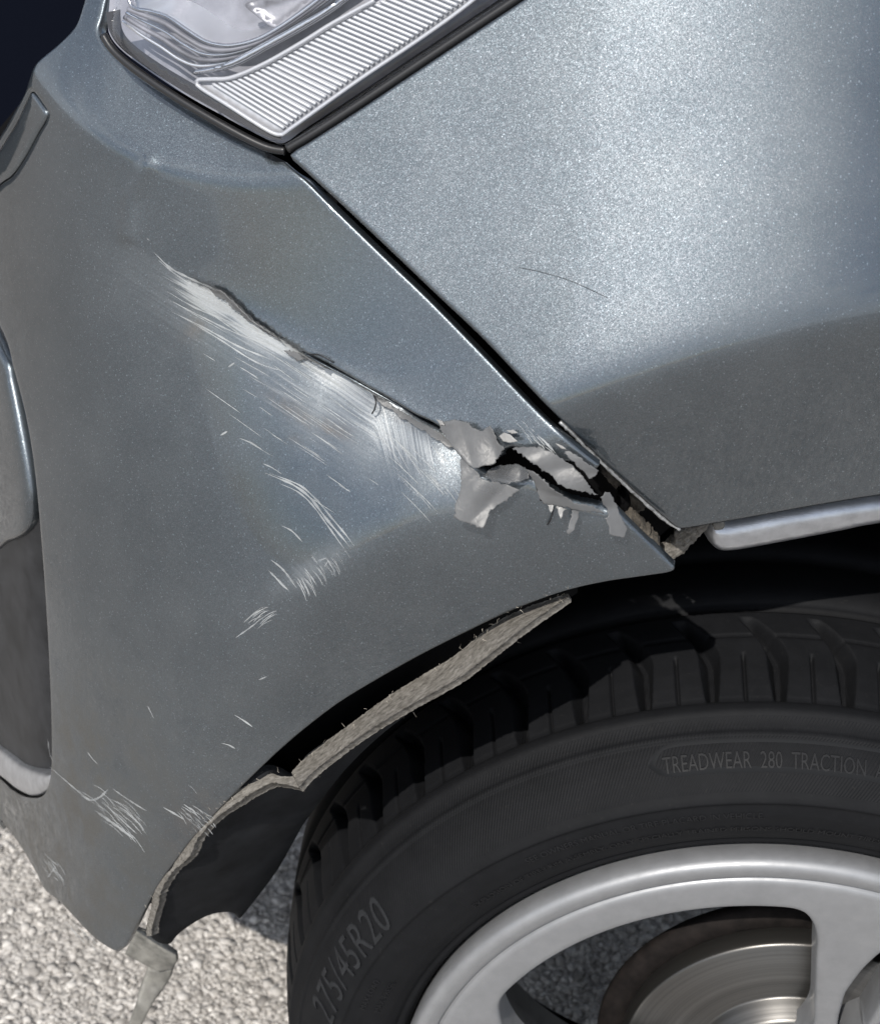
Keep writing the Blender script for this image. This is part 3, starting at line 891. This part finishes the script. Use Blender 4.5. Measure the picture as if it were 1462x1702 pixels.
m_letter = simple('raised_rubber', (.008, .0083, .0094), .6, bumpscale=500, bstr=.2, Specular_IOR_Level=.2)
m_letter2 = simple('worn_rubber_lettering', (.014, .0148, .0165), .65, var=(120, .6, 1.4), Specular_IOR_Level=.2)
letter('TREADWEAR  280  TRACTION  A  TEMPERATURE  A', .3375, 108.6, .0098, m_letter, .0009)
letter('SEE OWNERS MANUAL OR TIRE PLACARD IN VEHICLE.', .3055, 128.5, .0068, m_letter, .0008)
letter('EXPLOSION OF TIRE / RIM ASSEMBLY. ONLY SPECIALLY TRAINED PERSONS SHOULD MOUNT TIRES.', .2925, 139.5, .0066, m_letter, .0008)
letter('275/45R20', .3310, 171.0, .0265, m_letter2, .0013, spacing=1.08)
letter('MAX LOAD', .3055, 165.5, .0065, m_letter, .0008)
letter('MAX. PRESS.', .2945, 165.5, .0065, m_letter, .0008)
# rounded raised plate behind the grading line
ang = np.radians(np.linspace(110.2, 60, 60)); ppr = .3385
Vp, Fp = [], []
for i, a in enumerate(ang):
    hh = .0068*math.sqrt(max(0.02, 1-(max(0, 4-i)/4.)**2))
    for k, dr in enumerate((-hh, -hh*.93, hh*.93, hh)):
        r = ppr+dr; y = side_y(r)-(.0004 if k in (1, 2) else -.0004); Vp.append((r*math.cos(a), y, r*math.sin(a)))
    if i:
        for k in range(3): Fp.append(((i-1)*4+k, (i-1)*4+k+1, i*4+k+1, i*4+k))
mesh_obj('grading_plate', Vp, Fp, simple('plate_rubber', (.009, .0096, .0108), .65, Specular_IOR_Level=.18), wheel)
# alloy rim
def rim_mat():
    M = Mat('silver_wheel_paint', Metallic=.55, Roughness=.5, Coat_Weight=.35, Coat_Roughness=.2)
    n = M.noise(70, 5, .6)
    M.link(M.ramp(n, (.3, (.22, .224, .232)), (.75, (.26, .264, .272))), 'Base Color')
    M.link(M.ramp(M.noise(160, 4), (.3, .46), (.7, .58)), 'Roughness')
    return M.m


m_rim = rim_mat()
m_barrel = simple('dark_barrel', (.035, .034, .034), .45, .5, var=(60, .5, 1.5))
lathe('rim_lip', [(.250, .06), (.262, .030), (.2635, .012), (.2655, .004), (.2655, -.002), (.2648, -.0065), (.2630, -.0098), (.2600, -.0114), (.2570, -.0113), (.2535, -.0102), (.2505, -.0090), (.2492, -.0075), (.2485, -.0055), (.2480, .0), (.2480, .03)],
      m_rim, 0, 2*math.pi, 400, wheel)
lathe('rim_barrel', [(.2490, .02), (.2300, .024), (.2285, .04), (.226, .20), (.230, .24), (.250, .24)], m_barrel, 0, 2*math.pi, 200, wheel)


def rim_y(r):
    return -.0092+.030*np.clip(1-r/.235, 0, 1)**1.3


def face_map(P):
    x, z = P[:, 0]/1000, P[:, 1]/1000
    r = np.hypot(x, z)
    X = np.stack([x, rim_y(r), z], 1); N = np.tile(np.array([0., -1., 0.]), (len(P), 1)); return X, N


def rot(P, k):
    P = np.array(P, float)
    c, s_ = math.cos(k), math.sin(k); return np.stack([c*P[:, 0]-s_*P[:, 1], s_*P[:, 0]+c*P[:, 1]], 1)


def rounded(P, it):
    p = dense(P, True, 3.)
    for _ in range(it): p = (np.roll(p, 1, 0)+2*p+np.roll(p, -1, 0))/4
    return p


BIGWIN = [(221*math.cos(math.radians(t)), 221*math.sin(math.radians(t))) for t in np.linspace(89.5, 154, 24)]+[(-192, 66), (-178, 38), (-150, 16), (-105, 4), (-50, 12), (0, 38), (24, 66), (31, 92), (28, 110), (23, 140), (18, 170), (14, 200)]
SLOT = [(62, 192), (52, 168), (45, 138), (46, 104), (52, 72), (60, 72), (66, 100), (71, 135), (76, 165), (76, 184), (70, 194)]
wins = []
for k in range(3):
    wins.append(rounded(rot(BIGWIN, k*math.pi/1.5), 16)); wins.append(rounded(rot(SLOT, k*math.pi/1.5), 8))
ou = np.array([(248.4*math.cos(t), 248.4*math.sin(t)) for t in np.linspace(0, 2*math.pi, 320, endpoint=False)])
sheet('spoke_face', ou, face_map, m_rim, wheel, holes=wins, step=6., rings=(1., 2.2, 4., 6.), rnd=.0040, rpx=5.5, skirt=.030)
lathe('wheel_bolt_cap', [(.03, .03), (.034, .018), (.03, .012), (0.001, .010)], m_rim, 0, 2*math.pi, 48, wheel)


def disc_mat():
    M = Mat('brushed_disc', Metallic=.9, Roughness=.34)
    tc = M.obj(); sep = M.node('ShaderNodeSeparateXYZ'); M.l.new(tc, sep.inputs[0])
    rad = M.math('SQRT', M.math('ADD', M.math('POWER', sep.outputs[0], 2.), M.math('POWER', sep.outputs[2], 2.)))
    cmb = M.node('ShaderNodeCombineXYZ'); M.l.new(rad, cmb.inputs[0])
    n = M.noise(1400, 3, .6, cmb.outputs[0]); n2 = M.noise(120, 3, .6, cmb.outputs[0])
    M.link(M.ramp(M.math('ADD', M.math('MULTIPLY', n, .5), M.math('MULTIPLY', n2, .5)), (.3, (.05, .048, .046)), (.7, (.15, .145, .138))), 'Base Color')
    M.bump(n, .25, .0003)
    return M.m


lathe('brake_disc', [(.126, .078), (.128, .074), (.128, .056), (.126, .0535), (.075, .0535), (.073, .052), (.07, .035), (.065, .032), (.001, .032)], disc_mat(), 0, 2*math.pi, 200, wheel).location = (.03, 0, 0)
lathe('dust_shield', [(.118, .085), (.143, .084), (.147, .079), (.147, .071), (.133, .069), (.128, .071)], simple('rusty_dark_shield', (.007, .0055, .005), .8, var=(80, .5, 1.8), Specular_IOR_Level=.15), math.radians(20), math.radians(200), 120, wheel, None, False).location = (.03, 0, 0)

# ------------------------------------------------------------------ wheel arch
liner = empty('wheel_arch_liner', (0, 0, 0), car); liner['label'] = 'sagging black wheel arch liner with tan felt edge'
# arch tunnel over the tyre
tun = lathe('arch_tunnel', [(.52, .06), (.49, .12), (.48, .2), (.475, .33), (.40, .345), (.30, .348)], m_black, math.radians(35), math.radians(141), 80, liner, None, False)
tun.location = (0, 0, .378)
FELT_O = [(943, 986), (880, 1007), (837, 1026), (798, 1053), (755, 1091), (700, 1124), (629, 1168), (563, 1217), (508, 1261), (484, 1284)]
FELT_I = [(497, 1309), (519, 1284), (563, 1251), (618, 1213), (689, 1169), (755, 1131), (809, 1092), (859, 1054), (902, 1021), (943, 992)]
YC = [(943, 988, .03), (837, 1030, .045), (755, 1095, .055), (629, 1175, .07), (508, 1265, .085), (448, 1290, .09), (371, 1335, .10), (306, 1414, .115), (262, 1470, .13), (245, 1554, .145)]
_a = smooth(ARCH, False, 6.); _ay = on_surf(_a[:, 0], _a[:, 1], S_bump)[:, 1]
YC = [(a, b, float(_ay[np.argmin(np.hypot(_a[:, 0]-a, _a[:, 1]-b))])+(.008 if b < 1300 else .003)) for a, b, c in YC]


def rough_edge(pts, amp=.35):
    p = smooth(pts, False, 3.); p[1:-1] += RNG.normal(0, amp, p[1:-1].shape); return p


felt_poly = poly(rough_edge(FELT_O), rough_edge(FELT_I))


def fuzz(P): return RNG.normal(0, .00008, len(P))+.0005*np.sin(P[:, 0]*.04+P[:, 1]*.10)


sheet('felt_edge', felt_poly, y_mapper([(a, b, c+.006) for a, b, c in YC]+[(a+16, b+18, c-.012) for a, b, c in YC]), m_felt, liner, step=4., rings=(2.,), lift=fuzz, skirt=.004)
RIM_O = [(487, 1290), (470, 1291), (448, 1287), (415, 1301), (371, 1331), (339, 1358), (317, 1391), (304, 1414), (278, 1436), (261, 1469), (252, 1502), (245, 1535), (244, 1556)]
RIM_I = [(253, 1556), (256, 1530), (263, 1503), (272, 1475), (288, 1448), (314, 1424), (328, 1398), (349, 1370), (380, 1344), (422, 1316), (452, 1302), (474, 1304), (498, 1310)]
sheet('felt_edge', poly(rough_edge(RIM_O), rough_edge(RIM_I, .7)), y_mapper(YC+[(a+9, b+12, c-.008) for a, b, c in YC]), m_felt, liner, step=4., rings=(2.,), lift=fuzz, skirt=.006)
FACE_R = [(862, 1056), (787, 1119), (672, 1195), (582, 1272), (514, 1354), (492, 1392), (466, 1450), (438, 1494), (412, 1528), (401, 1537), (391, 1527), (361, 1524), (333, 1532), (300, 1554), (284, 1573), (262, 1568), (250, 1557)]
face_in = [(256, 1530), (263, 1503), (272, 1475), (288, 1448), (314, 1424), (328, 1398), (349, 1370), (380, 1344), (422, 1316), (452, 1302), (474, 1304), (498, 1308), (519, 1283), (563, 1250), (618, 1212), (689, 1168), (755, 1130), (809, 1091), (855, 1054)]
FY = [(a+10, b+12, c) for a, b, c in YC]+[(a, b, y) for (a, b), y in zip(FACE_R, [YC[min(9, int(i*.6))][2]+d_ for i, d_ in enumerate((.02, .03, .05, .07, .08, .085, .09, .09, .085, .08, .075, .07, .06, .05, .04, .03, .02))])]
sheet('liner_face', poly(smooth(FACE_R), smooth(face_in)), y_mapper(FY), m_liner, liner, step=7., rings=(2., 5.), rnd=.004, rpx=8, lift=lambda P: .003*np.sin(P[:, 0]*.022+P[:, 1]*.03), skirt=.006)
cav = dense([(960, 972), (850, 1010), (700, 1082), (560, 1164), (450, 1252), (360, 1345), (290, 1428), (245, 1500), (262, 1505), (320, 1420), (420, 1320), (500, 1300), (650, 1195), (820, 1080), (960, 985)], True, 10)
sheet('cavity_shade_sheet', cav, y_mapper([(a, b, c+.05) for a, b, c in YC]), m_black, liner, step=14, rings=())  # black sheet standing in for the shadow between bumper edge and felt
# loose fibres along the felt
Vf, Ff = [], []
edge = np.concatenate([smooth(FELT_O, False, 2.), smooth(FELT_I, False, 2.), smooth(RIM_O, False, 2.)])
for _ in range(130):
    e = edge[RNG.integers(len(edge))]+RNG.normal(0, 4, 2); y = idw(e[None], YC)[0]-.008
    d = RNG.normal(0, 1, 2); d /= np.linalg.norm(d); L = RNG.uniform(3, 9); bnd = RNG.normal(0, .35)
    pts = [e+d*L*t+np.array([-d[1], d[0]])*L*bnd*t*t for t in (0, .33, .66, 1.)]
    X = np.array([at_y(np.array([p[0]]), np.array([p[1]]), np.array([y-.0005*i]))[0] for i, p in enumerate(pts)])
    w = .0001
    i0 = len(Vf)
    for i, x in enumerate(X): Vf += [x+np.array([w, 0, w])*(1-i/4), x-np.array([w, 0, w])*(1-i/4)]
    for i in range(3): Ff.append((i0+2*i, i0+2*i+1, i0+2*i+3, i0+2*i+2))
ff = mesh_obj('felt_fibres', Vf, Ff, simple('felt_fibre', (.42, .38, .32), .9), liner); ff['kind'] = 'stuff'

# silver moulding under the fender lip
mould = poly(smooth([(1176, 893), (1178, 882), (1190, 874), (1230, 870), (1330, 851), (1462, 831), (1640, 812), (1850, 800)]), smooth([(1850, 850), (1640, 860), (1462, 884), (1400, 896), (1300, 915), (1225, 928), (1194, 927), (1178, 913)]))
sheet('arch_moulding', mould, surf_mapper(off(S_fender, .030)), m_trim, car, step=5, rings=(2, 4, 7, 11, 15), rnd=.016, rpx=22, skirt=.014)
tab = dense([(1186, 869), (1203, 865), (1206, 876), (1201, 882), (1188, 884), (1184, 876)], True, 3)
sheet('moulding_clip', tab, surf_mapper(off(S_fender, .022)), m_bracket, car, step=4, rings=(1.5,), rnd=.002, rpx=4, skirt=.01)

# bent tab hanging from the bumper corner
tabm = y_mapper([(235, 1548, .105), (290, 1590, .098), (280, 1620, .10), (215, 1702, .09), (190, 1760, .085), (215, 1580, .10)])
sheet('bent_bracket', dense([(228, 1546), (238, 1550), (292, 1588), (294, 1600), (286, 1613), (262, 1618), (207, 1588), (216, 1566)], True, 4), tabm, m_bracket, car, step=5, rings=(1.5,), rnd=.0012, rpx=3, skirt=.004,
      lift=lambda P: 0*P[:, 0])
sheet('bent_bracket', dense([(246, 1612), (266, 1616), (287, 1610), (281, 1628), (258, 1662), (238, 1700), (214, 1760), (196, 1800), (188, 1795), (206, 1725), (226, 1668)], True, 4), y_mapper([(260, 1615, .103), (225, 1700, .085), (195, 1790, .07)]), m_bracket, car, step=5, rings=(1.5,), rnd=.0012, rpx=3, skirt=.004)

# ------------------------------------------------------------------ torn plastic around the hole
SB = lambda d: surf_mapper(off(S_bump, d))


def flap(name, pts, mat, ctrl, wr=.0008, step=3.5, j=1.7):
    o_ = dense(pts, True, 3.); o_ = o_+RNG.normal(0, j*.5, o_.shape)
    ph = RNG.uniform(0, 6, 4)
    kd_ = 1. if name == 'raw_crack_edge' else .15
    ca, sa = math.cos(ph[0]), math.sin(ph[0])
    f = lambda P: idw(P, ctrl, 2.5)/1000.+wr*(1.6*np.abs(np.sin((P[:, 0]*ca+P[:, 1]*sa)*.075+ph[1]))+.5*np.sin((-P[:, 0]*sa+P[:, 1]*ca)*.05+ph[2]))+.0030+kd_*tear_lift(P)
    o = sheet(name, o_, SB(0), mat, bumper, step=4., rings=(1.5,), lift=f, thick=.0005)
    return o


flap('torn_flap', [(741, 701), (762, 698), (780, 702), (797, 713), (808, 717), (822, 708), (829, 720), (834, 736), (845, 743), (834, 759), (827, 768), (806, 773), (799, 776), (792, 773), (778, 760), (768, 748), (755, 733), (739, 714)], m_flap,
     [(745, 705, 1), (800, 718, 1.5), (840, 742, 3), (800, 770, 6), (770, 745, 5), (780, 730, 3.2), (820, 745, 2.2), (825, 710, 3.5)])
flap('torn_flap', [(770, 752), (781, 763), (792, 775), (806, 790), (820, 795), (842, 800), (866, 808), (850, 820), (832, 830), (820, 837), (818, 845), (811, 858), (797, 856), (780, 851), (766, 845), (768, 826), (774, 808), (776, 789)], m_flap,
     [(772, 755, 2), (806, 790, 4), (865, 808, 1.5), (811, 856, 12), (768, 843, 11), (800, 815, 6.5), (820, 830, 5), (790, 830, 8.5)])
flap('torn_flap', [(806, 790), (813, 779), (830, 774), (855, 772), (880, 778), (881, 788), (864, 797), (846, 798), (822, 796)], m_flapd,
     [(810, 785, -3), (850, 773, -6), (880, 780, -1), (865, 796, 2), (830, 795, 1)], .001)
flap('torn_flap', [(879, 776), (888, 777), (899, 782), (920, 801), (941, 817), (957, 827), (983, 831), (999, 840), (1004, 846), (987, 841), (964, 839), (943, 836), (925, 834), (904, 830), (898, 820), (891, 800)], m_flap,
     [(880, 777, 2), (920, 802, 5), (957, 828, 5), (1000, 842, 3), (925, 833, 1.2), (900, 825, 1.5), (892, 800, 1.5)])
flap('torn_flap', [(858, 742), (878, 741), (897, 740), (913, 744), (934, 757), (953, 768), (972, 785), (983, 800), (994, 810), (976, 806), (960, 803), (943, 799), (929, 792), (918, 780), (897, 767), (880, 756), (866, 749)], m_flap,
     [(860, 743, 1), (910, 745, 1), (990, 808, 6), (943, 798, 6), (897, 766, 5), (960, 780, 2.5), (925, 770, 3)])
flap('torn_flap', [(938, 750), (945, 745), (962, 754), (978, 764), (995, 774), (992, 781), (981, 788), (970, 776), (955, 763)], m_flap, [(940, 748, .8), (993, 777, 3), (980, 786, 3.5), (965, 762, 1.5)])
flap('torn_flap', [(952, 836), (964, 838), (962, 850), (957, 863), (949, 873), (943, 870), (947, 856), (951, 846)], m_flap, [(958, 838, 2), (946, 872, 8)], .0004)
flap('torn_flap', [(999, 818), (1006, 812), (1013, 812), (1021, 828), (1029, 846), (1042, 869), (1036, 877), (1024, 876), (1012, 871), (1013, 860), (1004, 851), (1012, 848), (1002, 829)], m_flap, [(1005, 815, 2), (1028, 846, 1), (1035, 875, 7), (1014, 870, 8), (1008, 850, 4)], .0005)
flap('torn_flap', [(909, 830), (922, 832), (918, 842)], m_raw, [(915, 831, 1.5), (918, 841, 5)], .0002)
flap('torn_flap', [(925, 834), (941, 837), (933, 850)], m_raw, [(930, 835, 1.5), (933, 849, 6)], .0002)
for pts in ([(834, 725), (842, 719), (853, 722), (866, 733), (852, 735), (841, 733)], [(846, 716), (858, 714), (867, 719), (856, 721)], [(926, 734), (936, 736), (944, 741), (934, 740)], [(730, 697), (742, 700), (748, 708), (738, 706)], [(736, 704), (744, 712), (752, 726), (744, 722)]):
    flap('paint_chip', pts, m_raw, [(pts[0][0], pts[0][1], 1.2), (pts[2][0], pts[2][1], 3.)], .0003, 3., .4)
# raw pale lip that shows along the lower side of the crack
flap('raw_crack_edge', [(618, 652), (640, 668), (662, 683), (680, 695), (700, 704), (720, 714), (736, 724), (752, 742), (744, 745), (730, 733), (716, 727), (706, 716), (690, 712), (676, 700), (660, 694), (648, 682), (632, 674), (620, 660)], m_flap,
     [(620, 655, .4), (680, 697, .8), (720, 720, .6), (748, 740, 1.2)], .0004, 3.5, 1.6)
flap('raw_crack_edge', [(498, 587), (520, 597), (545, 610), (545, 615), (522, 605), (506, 597), (494, 600), (480, 592), (470, 582), (484, 584)], m_flap, [(500, 590, .5), (540, 612, .5), (475, 584, .4)], .0003, 3.5, 1.6)
flap('raw_crack_edge', [(352, 478), (372, 481), (388, 494), (412, 518), (424, 530), (436, 540), (452, 553), (470, 566), (455, 561), (440, 553), (426, 540), (410, 532), (402, 520), (386, 512), (378, 500), (362, 492)], m_flap, [(360, 482, .5), (465, 568, .3)], .0003, 3.5, 1.8)

# dirty broken pieces behind the bumper tip
mk = lambda y: y_mapper([(1000, 780, y), (1100, 900, y+.004)])
for nm, pts, y, mt in (('broken_clip', [(1000, 776), (1012, 781), (1026, 795), (1032, 806), (1026, 816), (1017, 812), (1008, 800), (998, 788)], .012, m_grime),
                       ('broken_clip', [(1030, 812), (1046, 822), (1062, 838), (1074, 848), (1056, 861), (1042, 856), (1031, 838)], .018, m_grime),
                       ('broken_clip', [(1026, 826), (1040, 822), (1050, 840), (1040, 856), (1028, 846)], .012, m_black),
                       ('foam_strip', [(1040, 862), (1050, 860), (1064, 872), (1082, 890), (1095, 906), (1096, 918), (1088, 912), (1066, 892), (1048, 874)], .004, m_grime),
                       ('felt_tuft', [(1122, 886), (1140, 880), (1172, 870), (1182, 866), (1176, 880), (1160, 898), (1146, 912), (1136, 922), (1122, 932), (1108, 930), (1098, 920), (1110, 910), (1119, 900)], .022, m_felt)):
    o_ = dense(pts, True, 2.5); o_ = o_+RNG.normal(0, 1.0, o_.shape)
    sheet(nm, o_, mk(y), mt, car, step=3.5, rings=(1.5,), rnd=.003, rpx=5, lift=lambda P: RNG.normal(0, .0007, len(P)), skirt=.008)

# ------------------------------------------------------------------ scratches and fibres lying on the bumper


def ribbon(pts, w, lift=.00035, taper=True):
    p = smooth(pts, False, 5.); n = len(p)
    t = np.gradient(p, axis=0); t /= np.linalg.norm(t, axis=1)[:, None]+1e-9; nn = np.stack([-t[:, 1], t[:, 0]], 1)
    s = np.linspace(0, 1, n); ww = w*(np.clip(np.minimum(s/.25, (1-s)/.18), .12, 1) if taper else np.ones(n))
    ww = ww*(1+.35*np.sin(s*37+p[0, 0]))
    a = p+nn*ww[:, None]/2; b = p-nn*ww[:, None]/2
    q = np.concatenate([a, b]); return q, n


def scratches(name, lines, mat, kind=None, parent=bumper):
    Q, N_, F = [], [], []
    i0 = 0
    for pts, w in lines:
        q, n = ribbon(pts, w); Q.append(q)
        for i in range(n-1): F.append((i0+i, i0+i+1, i0+n+i+1, i0+n+i))
        i0 += 2*n
    Q = np.concatenate(Q); X = on_surf(Q[:, 0], Q[:, 1], S_bump); Nn = surf_normal(X, S_bump)
    X = X+Nn*(tear_lift(Q)+.0003)[:, None]
    o = mesh_obj(name, X, F, mat, parent, False)
    if kind: o['kind'] = kind
    return o


Z2 = lambda pts: [(230+a/2.565, 400+b/2.565) for a, b in pts]      # notes taken on an enlarged crop
fine_w, fine_g = [], []
dirs = lambda u, v: math.radians(33+20*min(1, max(0, (u-600)/120))*min(1, max(0, (v-600)/80)))
cnt = 0
while cnt < 95:
    u, v = RNG.uniform(265, 760), RNG.uniform(425, 820); P1 = np.array([[u, v]])
    m = scuff_attr(P1)[0, 0]
    if RNG.random() > m*1.1: continue
    L = RNG.uniform(25, 110)*(.6+.7*m); pts = []; x, y = u, v
    for k in range(6):
        pts.append((x, y)); a = dirs(x, y)+.05*math.sin(u); x += L/5*math.cos(a); y += L/5*math.sin(a)
    if below_tear(np.array(pts)).min() < .9: continue
    (fine_w if RNG.random() < .25 else fine_g).append((pts, RNG.uniform(.5, 1.2))); cnt += 1
scratches('fine_scratches', fine_w, m_softscratch, 'stuff'); scratches('fine_scratches', fine_g, m_scratchd, 'stuff')
main = [([(65, 45), (130, 110), (200, 150), (300, 195), (360, 218)], 3.2), ([(85, 80), (150, 135), (240, 195), (330, 235)], 2.2), ([(105, 150), (220, 210), (330, 262), (430, 300)], 2.),
        ([(115, 210), (250, 290), (380, 345), (520, 405), (610, 445)], 2.4), ([(120, 245), (260, 320), (400, 390), (560, 455)], 2.), ([(140, 300), (280, 372), (420, 450), (560, 512)], 2.4),
        ([(200, 332), (350, 425), (500, 522), (620, 562)], 2.), ([(430, 842), (480, 862), (525, 890)], 2.), ([(430, 540), (470, 565), (505, 590)], 1.6),
        ([(540, 990), (600, 1015), (660, 1042), (730, 1095), (800, 1185), (870, 1268), (905, 1312)], 3.4), ([(560, 992), (640, 1022), (700, 1052), (765, 1112), (830, 1190), (890, 1262), (918, 1302)], 2.6), ([(600, 1035), (680, 1072), (745, 1132), (810, 1220), (860, 1290), (884, 1320)], 2.2),
        ([(610, 1215), (655, 1238), (700, 1285)], 2.2), ([(565, 1360), (620, 1405), (675, 1480)], 2.8), ([(555, 1405), (600, 1450), (640, 1490)], 2.8), ([(580, 1430), (610, 1465), (632, 1485)], 2.4), ([(738, 1340), (765, 1380)], 2.6), ([(765, 1365), (805, 1352)], 2.2),
        ([(790, 1395), (812, 1360)], 2.), ([(530, 950), (570, 968), (610, 995)], 1.6), ([(380, 540), (408, 520)], 2.2), ([(350, 830), (380, 812)], 2.4), ([(850, 1040), (900, 1070)], 1.6),
        ([(960, 760), (1030, 850), (1090, 930), (1135, 1000)], 2.4), ([(1010, 790), (1090, 890), (1150, 990)], 1.8), ([(1080, 850), (1150, 930), (1205, 1012)], 2.), ([(1150, 880), (1200, 930), (1260, 990)], 1.6), ([(1220, 850), (1260, 905), (1310, 950)], 1.6)]
extra = [([(84, 1275), (110, 1298), (135, 1319), (158, 1336)], 2.2), ([(135, 1322), (152, 1330), (168, 1324), (180, 1312)], 3.4), ([(158, 1347), (185, 1366), (222, 1393)], 4.), ([(188, 1311), (215, 1330), (244, 1348)], 2.2), ([(170, 1330), (200, 1360), (228, 1386)], 2.),
         ([(272, 1342), (290, 1352), (306, 1362)], 2.6), ([(246, 1173), (256, 1194)], 2.), ([(390, 1188), (406, 1198), (420, 1208)], 2.2), ([(368, 1235), (380, 1238), (391, 1244)], 2.), ([(74, 1419), (86, 1430), (98, 1440)], 2.4), ([(80, 1459), (92, 1442)], 2.4), ([(50, 1440), (62, 1456), (68, 1464)], 2.6),
         ([(80, 1230), (84, 1255), (90, 1266)], 1.8), ([(146, 1250), (155, 1262), (163, 1270)], 1.6), ([(405, 1035), (425, 1018), (440, 1012)], 2.), ([(392, 1060), (412, 1046), (428, 1034)], 2.2), ([(430, 1130), (444, 1124)], 1.8), ([(244, 395), (250, 400)], 2.)]
patch = []
for cu, cv, ax, ay, rot_, dr, n_, l0, l1 in ((515, 948, 55, 9, -32, 50, 46, 10, 32), (190, 1345, 40, 18, 32, 36, 44, 14, 46), (425, 1040, 26, 14, 60, -40, 16, 10, 26), (318, 1350, 30, 20, 40, 38, 34, 8, 24), (90, 1445, 30, 14, 60, 50, 14, 8, 22),
                                             (890, 728, 40, 9, 40, 38, 26, 8, 24), (150, 1560, 50, 8, 38, 38, 12, 10, 30)):
    for _ in range(int(n_*.9)):
        a_, b_ = RNG.normal(0, .55, 2)*(ax, ay); c_, s_ = math.cos(math.radians(rot_)), math.sin(math.radians(rot_))
        u, v = cu+c_*a_-s_*b_, cv+s_*a_+c_*b_; L = 1.3*RNG.uniform(l0, l1); d_ = math.radians(dr+RNG.normal(0, 6))
        patch.append(([(u, v), (u+L*.5*math.cos(d_), v+L*.5*math.sin(d_)), (u+L*math.cos(d_+.12), v+L*math.sin(d_+.12))], RNG.uniform(.6, 1.5)))
scratches('scuff_strokes', patch, m_softscratch, 'stuff')
for pts, w in main: scratches('scratch', [(Z2(pts), w)], m_softscratch)
for pts, w in extra: scratches('scratch', [(pts, w)], m_softscratch)

for pts, r in (([(516, 589), (530, 588), (545, 594), (556, 602)], .0004), ([(622, 655), (629, 668), (626, 680), (620, 687)], .0005), 
               ([(890, 793), (893, 806), (898, 818), (899, 830)], .0007), ([(920, 840), (917, 856), (910, 870)], .0005), ([(862, 444), (900, 452), (950, 467), (1010, 495)], .00012)):
    p = smooth(pts, False, 3.); onf = pts[0][1] < 500
    S = S_fender if onf else S_bump
    X = on_surf(p[:, 0], p[:, 1], S); X = X+surf_normal(X, S)*(.0012+.002*np.sin(np.linspace(0, 3.1, len(X))))[:, None]*(0.3 if onf else 1)
    tube('loose_fibre', X, r, m_hair, fender if onf else bumper, 5)

# underside of the car: keeps the far light out of the arch
bm = bmesh.new()
bmesh.ops.create_cube(bm, size=1, matrix=Matrix.Translation((.35, 1.02, .62)) @ Matrix.Diagonal((1.7, 1.3, .42, 1)))
bmesh.ops.bevel(bm, geom=bm.edges[:], offset=.04, segments=2, affect='EDGES')
me = bpy.data.meshes.new('underbody'); bm.to_mesh(me); bm.free(); me.materials.append(m_black)
ub = bpy.data.objects.new('underbody', me); C.objects.link(ub); ub.parent = car
